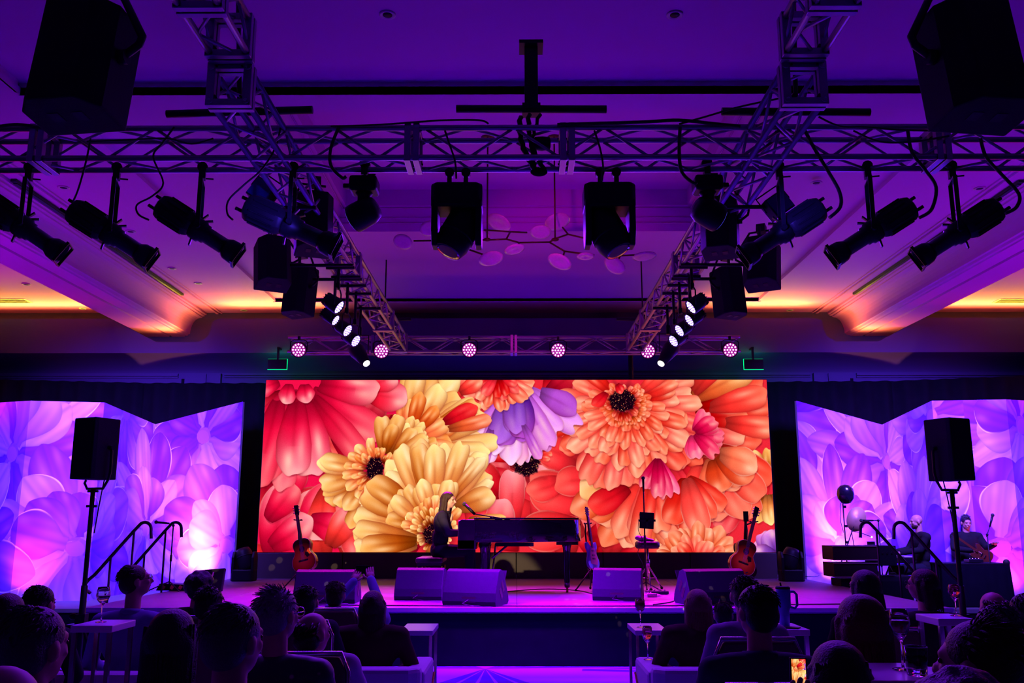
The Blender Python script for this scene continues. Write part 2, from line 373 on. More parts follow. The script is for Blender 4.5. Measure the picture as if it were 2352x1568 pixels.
# black drapes behind the stage
def drape(name, pts, z1, label, z0=.02):
    m = MB(); P = []
    for (x0, y0), (x1, y1) in zip(pts, pts[1:]):
        L = math.hypot(x1 - x0, y1 - y0); n = int(L / .05); nx, ny = -(y1 - y0) / L, (x1 - x0) / L
        for i in range(n + 1):
            t = i / n; w = .045 * math.sin(i * .9) + .02 * math.sin(i * .37 + 1)
            P.append((x0 + (x1 - x0) * t + nx * w, y0 + (y1 - y0) * t + ny * w))
    n = len(P)
    vs = [(x, y, z0) for x, y in P] + [(x, y, z1) for x, y in P] + [(x, y + .02, z0) for x, y in P] + [(x, y + .02, z1) for x, y in P]
    m.add(vs, [(i, i + 1, n + i + 1, n + i) for i in range(n - 1)] + [(2 * n + i, 3 * n + i, 3 * n + i + 1, 2 * n + i + 1) for i in range(n - 1)] + [(n + i, n + i + 1, 3 * n + i + 1, 3 * n + i) for i in range(n - 1)], True)
    return centred(m, 'drape', drapem, label, 'drape')
drape('d', [(-11.8, 17.5), (-7.6, 18.25), (-4.4, 18.3)], H(2.78), 'black pleated drape behind the left scenic panels', .302)
drape('d', [(-4.35, 18.3), (4.35, 18.3)], H(2.78), 'black pleated drape behind the video wall')
drape('d', [(4.4, 18.3), (7.6, 18.2), (11.8, 17.0)], H(2.80), 'black pleated drape behind the right scenic panels', .302)
# stage
deckm = bpy.data.materials.new('stage_deck'); deckm.use_nodes = True
dn = deckm.node_tree; db = dn.nodes['Principled BSDF']; db.inputs['Roughness'].default_value = .55; db.inputs['Base Color'].default_value = (.33, .31, .33, 1)
tcn = dn.nodes.new('ShaderNodeTexCoord'); nzn = dn.nodes.new('ShaderNodeTexNoise'); nzn.inputs['Scale'].default_value = 3; nzn.inputs['Detail'].default_value = 6
cr = dn.nodes.new('ShaderNodeValToRGB'); cr.color_ramp.elements[0].color = (.09, .06, .11, 1); cr.color_ramp.elements[1].color = (.16, .11, .18, 1)
dn.links.new(tcn.outputs['Object'], nzn.inputs['Vector']); dn.links.new(nzn.outputs['Fac'], cr.inputs[0]); dn.links.new(cr.outputs[0], db.inputs['Base Color'])
DZ = .63
st = T('stage', 'low stage with a purple lit deck and black skirt', 'stage', (0, 13.9, 0))
YF, YK = 10.6, 17.2
nx, ny = 8, 5
for i in range(nx):
    for j in range(ny):
        w_, h_ = 9.8 / nx, (YK - YF) / ny
        x = -4.9 + (i + .5) * w_; y = YF + (j + .5) * h_ - 13.9
        if i == 0 and j == 0:
            base = MB().box((0, 0, -.03), (w_ - .004, h_ - .004, .06)).build('deck_panel', deckm, st, bev=.003); base.location = (x, y, DZ)
        else:
            o = base.copy(); C.objects.link(o); o.parent = st; o.location = (x, y, DZ)
MB().box((0, YF - 13.9 + .03, DZ / 2 - .035), (9.76, .03, DZ - .07)).build('skirt', drapem, st)
for s in (-1, 1): MB().box((s * 4.87, 0, DZ / 2 - .035), (.03, 6.5, DZ - .07)).build('skirt', drapem, st)
MB().box((0, YF - 13.9 - .012, DZ - .02), (9.8, .025, .045)).build('edge_trim', mat('edge_aluminium', (.5, .5, .52), .35, .6), st)
for s, l in ((-1, 'low black side riser under the left scenic panels'), (1, 'low black side riser carrying the side musicians')):
    g = T('side_riser', l, 'riser', (s * 8.4, 16.25, 0))
    MB().box((0, 0, .27), (6.8, 4.3, .06)).build('top', mat('riser_top', (.12, .12, .14), .6, var=.2, bscale=4), g, bev=.004)
    MB().box((0, -2.12, .12), (6.76, .03, .24)).build('skirt', drapem, g)
    MB().box((-s * 3.36, 0, .12), (.03, 4.2, .24)).build('skirt', drapem, g)
# stairs with handrails at both ends of the stage
def stairs(s, label, y0, y1):
    g = T('stage_stairs', label, 'stairs', (s * 4.93, (y0 + y1) / 2, 0)); wd = y1 - y0
    for k, z in enumerate((.16, .32, .48)):
        MB().box((s * (.84 - .28 * k), 0, z - .02), (.29, wd, .04)).build('step', blackplastic, g, bev=.004)
        MB().box((s * (.97 - .28 * k), 0, z / 2 - .02), (.02, wd - .04, z - .04)).build('riser_board', blackplastic, g)
    for yy in (-wd / 2 + .02, wd / 2 - .02):
        F = [(0, DZ + .55), (0, DZ + .0)]
        top = Vector((-s * .42, yy, 1.50)); low = Vector((s * .42, yy, .86))
        pts = [low + Vector((-s * .0, 0, -.0))]
        p = [Vector((s * .44, yy, .70)), Vector((s * .50, yy, .74)), Vector((s * .52, yy, .80)), Vector((s * .48, yy, .86)), Vector((s * .40, yy, .93))]
        p += [Vector((-s * .10 + s * .5 * (1 - t) - s * .0, yy, .93 + .60 * t)) for t in (.3, .6, .9)]
        p += arc(Vector((-s * .18, yy, 1.49)), .085, PI * .3, -PI * .02 + PI, 6, (s, 0, 0), (0, 0, 1))
        p += [Vector((-s * .27, yy, 1.42)), Vector((-s * .275, yy, 1.37))]
        MB().path(p, .021, 10).build('handrail', blackmetal, g)
        for xx, zt_ in ((-s * .05, 1.46), (s * .22, 1.14)):
            MB().tube((xx, yy, .48 if abs(xx) > .1 else .63), (xx, yy, zt_), .015, n=8).build('post', blackmetal, g)
stairs(-1, 'black stage stairs with hooked handrails at the left end of the stage', 11.75, 12.85)
stairs(1, 'black stage stairs with hooked handrails at the right end of the stage', 11.45, 12.6)
# ---------------------------------------------------------------- pictures drawn in code: flowers of the video wall, petals printed on the side panels
def petal(img, x0, y0, ang, L, W, cb, ct, rim=None, sh=.62, fade=.45, glow=0.0, curl=0.0):
    Hh, Ww = img.shape[:2]; dx, dy = math.cos(ang), math.sin(ang)
    m = W + 14
    xs = sorted((x0, x0 + dx * L)); ys = sorted((y0, y0 + dy * L))
    xa, xb = int(max(0, xs[0] - m)), int(min(Ww, xs[1] + m)); ya, yb = int(max(0, ys[0] - m)), int(min(Hh, ys[1] + m))
    if xb <= xa or yb <= ya: return
    X, Y = np.meshgrid(np.arange(xa, xb) + .5, np.arange(ya, yb) + .5)
    def prof(X, Y):
        t = ((X - x0) * dx + (Y - y0) * dy) / L; s = (-(X - x0) * dy + (Y - y0) * dx) / W
        s = s - curl * (t - .3) ** 2
        tc = np.clip(t, 0, 1); h = np.sin(PI * np.clip(tc, 1e-4, 1 - 1e-4) ** 1.35) ** .62
        h = np.maximum(h, .28 * (t > 0) * (t < .5)) * (1 - .10 * np.clip((tc - .85) / .15, 0, 1) * np.cos(s * 4))
        return t, s, h
    sub = img[ya:yb, xa:xb]
    t, s, h = prof(X - 5, Y - 9)
    sa = np.clip((h - np.abs(s)) * W / 16, 0, 1) * (t > 0) * (t < 1)
    sub *= (1 - (1 - sh) * sa)[..., None]
    t, s, h = prof(X, Y)
    a = np.clip((h - np.abs(s)) * W / 1.6, 0, 1) * (t > 0) * (t < 1)
    q = np.abs(s) / np.maximum(h, .05)
    tt = np.clip((t - .12) / .8, 0, 1); tt = tt * tt * (3 - 2 * tt)
    cb = np.array(cb); ct = np.array(ct)
    col = cb * (1 - tt)[..., None] + ct * tt[..., None]
    lum = (1 - fade) + fade * np.clip(t / .38, 0, 1)
    lum = lum * (1 - .10 * np.exp(-(s / .07) ** 2)) * (1 - .22 * q ** 5) * (1 + .04 * np.sin(s * 17 + ang * 3))
    col = col * lum[..., None]
    hl = np.exp(-((s - .32) / .26) ** 2) * np.exp(-((t - .66) / .22) ** 2) * .38 + np.exp(-((s + .45) / .2) ** 2) * np.exp(-((t - .8) / .14) ** 2) * .3 + glow * tt
    hl = np.clip(hl, 0, 1)[..., None]
    col = col * (1 - hl) + hl * (np.array(ct) * .25 + np.array((1, .86, .72)) * .75)
    if rim is not None:
        rr = np.clip((q - .90) / .06, 0, 1) * np.clip((t - .3) / .3, 0, 1) * .8
        col = col * (1 - rr[..., None]) + np.array(rim) * rr[..., None]
    sub[:] = sub * (1 - a[..., None]) + np.clip(col, 0, 1) * a[..., None]
WI, HI = 1800, 602
def petal2(img, x0, y0, ang, L, W, cb, ct, hi=.55, sh=.66, notch=0.0, bend=0.0, seed=0, rim=0.0):
    """finger-shaped petal: dark base, coloured body, pale soft tip, rounded or notched end"""
    Hh, Ww = img.shape[:2]; dx, dy = math.cos(ang), math.sin(ang); m = W * 1.6 + 16
    xs = sorted((x0, x0 + dx * L)); ys = sorted((y0, y0 + dy * L))
    xa, xb = int(max(0, xs[0] - m)), int(min(Ww, xs[1] + m)); ya, yb = int(max(0, ys[0] - m)), int(min(Hh, ys[1] + m))
    if xb <= xa or yb <= ya: return
    X, Y = np.meshgrid(np.arange(xa, xb) + .5, np.arange(ya, yb) + .5); rr = min(.6, 1.15 * W / L)
    def pf(X, Y):
        t = ((X - x0) * dx + (Y - y0) * dy) / L; s = (-(X - x0) * dy + (Y - y0) * dx) / W
        s = s - bend * (t - .3) * np.abs(t - .3); t = t + notch * np.exp(-(s / .28) ** 2) * (t > .6) + .02 * np.sin(s * 5 + seed)
        tc = np.clip(t, 0, 1); k = np.clip((tc - (1 - rr)) / rr, 0, 1); h = np.sqrt(np.maximum(0, 1 - k * k)) * (.38 + .62 * np.clip(tc / .55, 0, 1) ** .7)
        return t, s, h * (t > 0) * (t < 1)
    sub = img[ya:yb, xa:xb]
    t, s, h = pf(X - 3, Y - 7); sa = np.clip((h - np.abs(s)) * W / 20, 0, 1) * (h > 0); sub *= 1 - np.array((.75, 1.15, .9)) * (1 - sh) * sa[..., None]
    t, s, h = pf(X, Y); a = np.clip((h - np.abs(s)) * W / 1.8, 0, 1) * (h > 0); q = np.clip(np.abs(s) / np.maximum(h, .05), 0, 1)
    tt = np.clip((t - .25) / .75, 0, 1)[..., None]; cb = np.array(cb); ct = np.array(ct); wh = np.array((1, .88, .74)) * .6 + ct * .4
    col = cb * (.62 + .38 * np.clip(t / .35, 0, 1))[..., None]; col = col * (1 - tt ** 1.4) + ct * tt ** 1.4
    b1 = np.exp(-((s - .30) / .30) ** 2 - ((t - .80) / .16) ** 2) + .8 * np.exp(-((s + .42) / .24) ** 2 - ((t - .62) / .22) ** 2) + .35 * np.exp(-((t - .97) / .07) ** 2)
    n = .5 + .5 * np.sin(s * 2.1 + t * 5 + seed) ; hl = np.clip(hi * 1.3 * b1 * (.6 + .6 * n), 0, .95)[..., None]
    col = col * (1 - hl) + wh * hl
    dk = np.exp(-((s - .02) / .12) ** 2) * .12 * np.clip((.85 - t) / .3, 0, 1) + .26 * q ** 6 + .12 * np.clip(s, 0, 1)
    col = col * (1 - dk[..., None] * np.array((.7, 1.2, 1.1)))
    if rim: r_ = (np.clip((q - .88) / .08, 0, 1) * np.clip((t - .35) / .3, 0, 1) * rim)[..., None]; col = col * (1 - r_) + np.array((1, .8, .7)) * r_
    sub[:] = sub * (1 - a[..., None]) + np.clip(col, 0, 1) * a[..., None]
def core2(img, cx, cy, r, ry=None):
    ry = ry or r; Hh, Ww = img.shape[:2]; rnd = random.Random(int(cx)); Y, X = np.mgrid[0:Hh, 0:Ww]; an = np.arctan2(Y - cy, X - cx)
    d = np.hypot((X - cx) / r, (Y - cy) / ry) * (1 + .06 * np.sin(an * 7) + .04 * np.sin(an * 17)); a = np.clip((1.05 - d) * 6, 0, 1)[..., None]
    g_ = np.clip((1.9 - d) * 1.6, 0, 1)[..., None] * np.clip(1 - np.abs(img[..., :1] - .88) * 9, 0, 1) * np.clip(1 - np.abs(img[..., 1:2] - .12) * 9, 0, 1); img[:] = img * (1 - g_) + img * np.array((.45, .5, .5)) * g_
    img[:] = img * (1 - a) + np.array((.09, .01, .08)) * a
    for k in range(int(r * 5)):
        th = rnd.uniform(0, 2 * PI); q = math.sqrt(rnd.uniform(.05, 1.1)); x, y = int(cx + r * q * math.cos(th)), int(cy + ry * q * math.sin(th)); s = rnd.choice((1, 1, 2))
        if 2 < x < Ww - 4 and 2 < y < Hh - 4: img[y:y + s, x:x + s + 1] = rnd.choice([(.75, .35, .25), (.3, .06, .12), (.5, .15, .2), (.9, .6, .4), (.02, 0, .05)])
def ledimg():
    img = np.zeros((HI, WI, 3)); img[:] = (.88, .16, .22); img[:, :560] = (.90, .07, .28); K = WI / 2352.0; rnd = random.Random(5)
    HOT, HOTL = (.90, .04, .24), (1.0, .36, .42); PKL = (1.0, .58, .62); RED, COR, CORL = (.84, .06, .13), (.96, .20, .18), (1.0, .40, .30); CRM = (1.0, .52, .38)
    OR, GO, GOL, GOX = (.88, .34, .16), (.80, .40, .15), (1.0, .66, .32), (1.0, .80, .46); PU, PUL, LIL = (.36, .13, .60), (.70, .30, .80), (.90, .48, .85)
    def P(x, y, a, L, W, c1, c2, **k):
        petal2(img, x * K, y * K, R(a), L * K, W * K, c1, c2, seed=rnd.uniform(0, 6), notch=k.pop('notch', rnd.choice((0, 0, .04))), bend=k.pop('bend', rnd.uniform(-.6, .6)), **k)
    def ring(cx, cy, r0, n, L, W, a0, a1, c1, c2, js=.12, **k):
        ix = list(range(n)); rnd.shuffle(ix)
        for i in ix:
            a = a0 + (a1 - a0) * (i + .5 + rnd.uniform(-.3, .3)) / n; v = rnd.uniform(-js, js)
            A = tuple(min(1, max(0, c + v)) for c in c1); B = tuple(min(1, max(0, c + v * (1 if j else .2))) for j, c in enumerate(c2))
            P(cx + r0 * math.cos(R(a)), cy + r0 * math.sin(R(a)), a + rnd.uniform(-6, 6), L * rnd.uniform(.82, 1.12), W * rnd.uniform(.88, 1.12), A, B, **k)
    for i in range(70): P(rnd.uniform(0, 2352), rnd.uniform(-60, 840), rnd.uniform(0, 360), rnd.uniform(150, 260), rnd.uniform(50, 80), (.80, .05, .13) if i % 3 else (.70, .04, .16), (.98, .30, .26) if i % 2 else (1, .44, .44), hi=.3, rim=.2)
    # lower left tangle of pink-red petals
    for x, y, a, L, W in ((60, 800, -80, 320, 95), (300, 820, -100, 330, 90), (200, 700, -60, 260, 80), (420, 800, -95, 300, 85), (120, 560, -70, 190, 62), (300, 500, 95, 240, 70), (40, 640, -50, 200, 70), (230, 640, 20, 230, 75), (400, 600, 70, 220, 70), (60, 760, -30, 220, 75), (330, 760, -60, 200, 66)):
        P(x, y, a, L, W, HOT if x < 250 else COR, PKL if x % 40 else HOTL, hi=.4, rim=.25)
    # red flower behind the piano
    ring(1230, 380, 60, 13, 190, 52, 190, 350, RED, COR); ring(1230, 380, 40, 9, 90, 26, 200, 350, COR, CORL)
    for x, y, a, L, W in ((1300, 640, 185, 260, 100), (1160, 690, -92, 280, 62), (1270, 680, -78, 290, 66), (960, 560, 60, 200, 70), (1060, 760, -70, 220, 70), (1420, 800, -110, 230, 90), (1600, 800, -80, 220, 80), (1520, 560, 190, 300, 105), (1480, 680, 175, 280, 95), (1470, 380, 200, 230, 85), (1400, 470, 160, 180, 62), (1540, 470, 182, 190, 72)):
        P(x, y, a, L, W, (.93, .16, .20), (1.0, .34, .30) if x > 1290 else PKL, hi=.22, rim=.35)
    core2(img, 1222 * K, 388 * K, 62 * K, 58 * K)
    ring(1240, 350, 50, 8, 52, 16, 270, 380, COR, CORL)
    # right side
    ring(1750, 160, 330, 12, 290, 62, -30, 95, COR, CORL, rim=.4); ring(1750, 160, 260, 10, 260, 56, -45, 60, RED, CRM, rim=.3)
    ring(2330, 500, 30, 12, 150, 34, 60, 300, GO, GOX); core2(img, 2262 * K, 492 * K, 26 * K)
    ring(2060, 300, 60, 9, 300, 74, 20, 110, COR, CORL, rim=.5, hi=.35); ring(2080, 330, 40, 6, 180, 70, 10, 100, (.97, .36, .22), CRM, rim=.5)
    P(1990, 90, -25, 330, 62, OR, GOX); P(2010, 60, -50, 300, 56, COR, GOX); P(2080, 130, -12, 280, 60, COR, CORL); P(2150, 200, 8, 240, 55, COR, CRM)
    ring(2360, 810, 0, 5, 130, 48, 180, 280, PU, LIL)
    # lower centre right
    ring(1760, 420, 40, 9, 330, 62, 70, 150, OR, CRM); ring(1800, 420, 20, 7, 300, 58, 60, 130, COR, CRM, hi=.7)
    ring(1960, 450, 10, 6, 250, 58, 40, 120, COR, CORL, rim=.5); P(1700, 470, 172, 240, 68, GO, (1, .76, .50)); P(1690, 500, 150, 200, 60, RED, COR, hi=.2)
    ring(1990, 860, 60, 15, 150, 34, 190, 350, OR, CRM, hi=.7); ring(1990, 860, 40, 9, 110, 28, 200, 340, COR, CRM)
    # big coral flower
    ring(1690, 120, 110, 17, 300, 46, 10, 175, RED, CORL, hi=.55); ring(1690, 120, 100, 16, 235, 42, -35, 195, COR, CRM, hi=.6)
    ring(2000, 250, 10, 9, 130, 40, -60, 110, (.93, .10, .36), (1.0, .40, .52), rim=.4, notch=.12); ring(1830, 370, 0, 6, 170, 34, 50, 130, (.88, .05, .34), (1.0, .48, .60), notch=.1)
    ring(1690, 120, 80, 22, 190, 34, -50, 230, COR, CRM, hi=.6); ring(1690, 120, 70, 17, 130, 27, 0, 200, (.95, .26, .18), CRM, hi=.6); ring(1690, 120, 62, 20, 60, 19, -60, 240, OR, CORL); ring(1690, 120, 60, 16, 36, 15, -80, 120, OR, CRM)
    ring(1676, 108, 48, 20, 40, 13, 0, 360, (.75, .16, .12), CORL); core2(img, 1672 * K, 98 * K, 62 * K, 52 * K); P(1650, 20, 60, 50, 24, RED, COR); P(1600, 60, 130, 90, 30, RED, COR, hi=.15)
    # purple flower
    ring(1180, 30, 0, 7, 330, 56, 30, 75, PUL, LIL, notch=.1, rim=.3); ring(1160, 30, 20, 6, 330, 50, 80, 125, PUL, (1, .70, .88), rim=.2); ring(1170, 10, 10, 6, 270, 62, 70, 110, PU, PUL, hi=.2); P(1210, 210, 65, 180, 26, PUL, LIL, rim=.6); P(1060, 230, 105, 190, 34, PUL, (1, .72, .88)); P(1290, 60, 25, 190, 60, PUL, PUL, hi=.15)
    ring(1090, -30, 40, 11, 140, 32, 15, 165, COR, CRM, hi=.75); ring(1090, -30, 20, 8, 100, 26, 20, 160, RED, COR)
    P(880, 90, -60, 150, 46, COR, (1, .76, .6)); P(910, 60, -30, 120, 40, COR, CRM)
    # golden flower at the top
    ring(640, 330, 110, 9, 300, 52, -88, -20, GO, GOX, hi=.6); ring(640, 330, 90, 9, 330, 46, -38, 25, GO, GOX, hi=.6); ring(660, 300, 70, 10, 170, 36, -100, 30, OR, GOL, hi=.6); P(840, 200, -28, 170, 40, RED, COR, hi=.2); P(860, 230, -12, 210, 34, OR, CRM)
    ring(650, 330, 40, 14, 120, 26, -110, 40, GO, GOX)
    # hot pink flower
    ring(140, 30, 20, 9, 420, 72, 70, 130, HOT, HOTL, hi=.4); P(470, 60, 10, 200, 74, (.95, .10, .22), PKL, hi=.5); P(470, 30, -18, 160, 60, (.95, .10, .22), PKL)
    P(330, 230, 38, 240, 90, (.72, .02, .16), (.84, .04, .18), hi=.05); P(220, 60, 33, 380, 82, HOT, HOTL, hi=.35); P(250, 20, 8, 290, 76, HOT, (1, .56, .58), hi=.6); P(230, 90, 48, 360, 60, (.86, .04, .22), HOTL, hi=.3)
    P(60, 90, 100, 430, 72, HOT, HOTL, hi=.4); P(170, 90, 76, 370, 92, HOT, PKL, hi=.7); P(150, 100, 92, 350, 84, HOT, PKL, hi=.6); P(110, 20, 100, 95, 44, HOT, PKL); P(180, 20, 80, 90, 48, HOT, PKL); P(60, 10, 160, 120, 50, HOT, PKL)
    # golden flower left of centre
    ring(560, 400, 60, 8, 170, 40, -100, -10, GO, GOX, hi=.6); ring(590, 420, 30, 7, 180, 40, -30, 50, OR, GOL); ring(530, 420, 70, 9, 190, 46, 95, 200, GO, GOX, hi=.65); ring(530, 420, 60, 10, 100, 26, 60, 260, OR, GOX); ring(530, 420, 46, 18, 66, 17, 0, 360, OR, GOL); ring(530, 420, 44, 14, 38, 12, 0, 360, (.6, .2, .12), GOL)
    core2(img, 524 * K, 414 * K, 40 * K, 56 * K)
    # large golden flower at the bottom
    ring(800, 690, 110, 12, 250, 58, 175, 250, GO, GOX, hi=.7); ring(800, 690, 110, 9, 300, 50, 245, 312, GO, GOX, hi=.7); P(860, 560, -50, 260, 30, GO, (1, .9, .65)); P(880, 600, -35, 230, 28, GO, (1, .9, .65)); P(900, 590, -20, 190, 56, GO, (1, .8, .5)); P(960, 640, 0, 170, 26, GO, GOX)
    ring(800, 690, 80, 12, 150, 38, 165, 300, GO, GOX, hi=.6); ring(800, 700, 70, 14, 90, 24, 150, 330, OR, GOX); ring(800, 700, 62, 16, 60, 14, 140, 350, GO, GOX); ring(800, 740, 80, 4, 280, 48, 165, 190, GO, GOX, hi=.7)
    ring(806, 706, 44, 20, 42, 13, 100, 440, (.6, .25, .12), GOX); core2(img, 808 * K, 708 * K, 56 * K, 50 * K); P(770, 790, -30, 90, 22, GO, CRM)
    g = np.random.RandomState(3).normal(0, .012, (HI, WI, 1)); img = (img - .5) * 1.08 + .515 + g
    return np.clip(img, 0, 1)
def to_image(name, arr):
    h, w_ = arr.shape[:2]; im = bpy.data.images.new(name, w_, h)
    px = np.ones((h, w_, 4), np.float32); px[..., :3] = arr[::-1]; im.pixels.foreach_set(px.ravel()); im.update(); im.pack(); return im
LEDIMG = to_image('flower_picture', ledimg())
def printimg():
    Wp, Hp = 1500, 620; img = np.zeros((Hp, Wp, 3)); D = (.46, .12, .94); Lt = (.72, .54, 1.0); Md = (.62, .36, .97)
    img[:] = Md; rnd = random.Random(11)
    def pt(x, y, a, L, W, c1, c2): petal(img, x, y, a, L, W, c1, c2, rim=(1, 1, 1) if rnd.random() < .35 else None, sh=.9, fade=.10)
    for (cx, cy, n, L) in ((180, 120, 13, 240), (620, 60, 12, 260), (1040, 200, 14, 260), (1400, 90, 12, 240), (400, 420, 14, 250), (820, 470, 14, 240), (1250, 480, 13, 250), (60, 470, 12, 230)):
        for ring, k in ((1.0, 1.0), (.45, .75)):
            for i in range(n):
                a = 2 * PI * (i + rnd.random() * .6) / n
                c = rnd.choice([(D, D), (D, Md), (Md, Lt), (Md, D), (Lt, Lt), (Md, Lt)])
                pt(cx + math.cos(a) * 60 * ring, cy + math.sin(a) * 60 * ring, a, L * k * rnd.uniform(.7, 1.15), rnd.uniform(44, 84), *c)
    return np.clip(img, 0, 1)
PRINTIMG = to_image('petal_print', printimg())
# ---------------------------------------------------------------- video wall
ledm = bpy.data.materials.new('video_wall_picture'); ledm.use_nodes = True; n_ = ledm.node_tree; n_.nodes.clear()
ti = n_.nodes.new('ShaderNodeTexImage'); ti.image = LEDIMG; em = n_.nodes.new('ShaderNodeEmission'); mo = n_.nodes.new('ShaderNodeOutputMaterial')
em.inputs[1].default_value = 1.06
n_.links.new(ti.outputs[0], em.inputs[0]); n_.links.new(em.outputs[0], mo.inputs[0])
def quad(name, pts, m, parent=None, uv=((0, 0), (1, 0), (1, 1), (0, 1)), thick=0):
    me = bpy.data.meshes.new(name)
    me.from_pydata([tuple(p) for p in pts], [], [(0, 1, 2, 3)]); l = me.uv_layers.new(name='UVMap')
    for i, u in enumerate(uv): l.data[i].uv = u
    me.materials.append(m); o = bpy.data.objects.new(name, me); C.objects.link(o)
    if parent is not None: o.parent = parent
    return o
YL = 16.0
tl, tr, bl, br = at(610, 873, YL), at(1759, 871, YL), at(592, 1269, YL), at(1784, 1267, YL)
x0, x1 = (tl.x + bl.x) / 2, (tr.x + br.x) / 2; z0, z1 = (bl.z + br.z) / 2, (tl.z + tr.z) / 2
vw = T('video_wall', 'wide video wall behind the piano glowing with red and golden flowers', 'screen', ((x0 + x1) / 2, YL, DZ))
xm = (x0 + x1) / 2
quad('display', [(x0 - xm, 0, z0 - DZ), (x1 - xm, 0, z0 - DZ), (x1 - xm, 0, z1 - DZ), (x0 - xm, 0, z1 - DZ)], ledm, vw, label if False else ((0, 0), (1, 0), (1, 1), (0, 1)))
MB().box((0, .07, (z0 + z1) / 2 - DZ), (x1 - x0 + .02, .12, z1 - z0 + .02)).build('cabinet', blackplastic, vw)
basem = mat('dark_plinth', (.030, .022, .020), .5, var=.3, bscale=3)
for i in range(6):
    wd = (x1 - x0) / 6; MB().box((x0 - xm + wd * (i + .5), .0, (z0 - DZ) / 2 - .002), (wd - .012, .10, z0 - DZ - .012)).build('plinth_panel', basem, vw, bev=.004)
# ---------------------------------------------------------------- scenic side panels
pm = bpy.data.materials.new('petal_printed_fabric'); pm.use_nodes = True; n_ = pm.node_tree; pbs = n_.nodes['Principled BSDF']; pbs.inputs['Roughness'].default_value = .9
ti = n_.nodes.new('ShaderNodeTexImage'); ti.image = PRINTIMG; n_.links.new(ti.outputs[0], pbs.inputs['Base Color'])
def screenset(pts, u0, side, words):
    W3 = [at(px, py, Y) for px, py, Y in pts]; u = u0
    for k in range(len(W3) - 1):
        a, b = W3[k], W3[k + 1]; L = math.hypot(b.x - a.x, b.y - a.y)
        c = Vector(((a.x + b.x) / 2, (a.y + b.y) / 2, .30)); g = T('scenic_panel', words[k], 'panel', c, group='scenic panels ' + side)
        du = L / 9.0; z_a, z_b = a.z - .3, b.z - .3; p0, p1 = Vector((a.x, a.y, 0)) - Vector((c.x, c.y, 0)), Vector((b.x, b.y, 0)) - Vector((c.x, c.y, 0))
        nrm = Vector(((p1 - p0).y, -(p1 - p0).x, 0)).normalized()
        if nrm.dot(Vector((-c.x, -c.y, 0))) < 0: nrm = -nrm
        fr = MB(); off = -nrm * .05
        A = [p0 + off, p1 + off]; B = [p0 - nrm * .012, p1 - nrm * .012]
        fr.add([A[0], A[1], B[1], B[0], A[0] + Vector((0, 0, z_a - .004)), A[1] + Vector((0, 0, z_b - .004)), B[1] + Vector((0, 0, z_b - .004)), B[0] + Vector((0, 0, z_a - .004))],
               [(0, 1, 2, 3), (4, 7, 6, 5), (0, 4, 5, 1), (1, 5, 6, 2), (2, 6, 7, 3), (3, 7, 4, 0)])
        fr.build('frame', mat('panel_frame', (.25, .25, .3), .6, var=.05), g)
        s = 0 if side == 'left' else 0
        q = [p0 + nrm * .001, p1 + nrm * .001, p1 + nrm * .001 + Vector((0, 0, z_b)), p0 + nrm * .001 + Vector((0, 0, z_a))]
        quad('fabric', q, pm, g, ((u, 0), (u + du, 0), (u + du, z_b / 3.6), (u, z_a / 3.6)))
        u += du
screenset([(558, 922, 17.0), (357, 974, 17.85), (240, 924, 15.5), (70, 920, 15.3), (-70, 928, 16.3)], .02, 'left',
          ['purple petal-printed scenic panel directly left of the video wall, peach glow at its foot', 'purple petal-printed scenic panel folding forward behind the left stair rails',
           'wide purple scenic panel behind the left tripod loudspeaker', 'outermost purple scenic panel at the far left of the stage'])
screenset([(1829, 920, 17.0), (2026, 975, 17.85), (2140, 920, 15.5), (2310, 917, 15.3), (2440, 924, 16.3)], .45, 'right',
          ['purple petal-printed scenic panel directly right of the video wall, peach glow at its foot', 'purple petal-printed scenic panel folding forward behind the bald seated musician',
           'wide purple scenic panel behind the right tripod loudspeaker', 'outermost purple scenic panel at the far right of the stage'])
for s in (-1, 1):
    light('AREA', 'panel_wash', (s * 6.2, 12.2, 4.9), (s * 7.0, 16.5, 2.0), (.20, .085, 1.2), 400, 1.2, spread=75)
    light('SPOT', 'peach_uplight', (s * 5.75, 16.75, .42), (s * 6.1, 17.5, 1.6), (1.0, .42, .16), 900, .12, 76, 1.0)
    light('SPOT', 'magenta_uplight', (s * 5.75, 16.5, .42), (s * 6.0, 17.4, 2.2), (1.0, .02, .62), 150, .15, 80, 1.0)
    light('SPOT', 'pink_uplight', (s * 8.0, 14.95, .42), (s * 8.05, 15.5, 1.3), (1.0, .08, .22), 110, .12, 95, 1.0)
    light('SPOT', 'magenta_uplight', (s * 8.0, 14.75, .42), (s * 8.05, 15.5, 1.6), (.9, .0, .55), 40, .15, 110, 1.0)
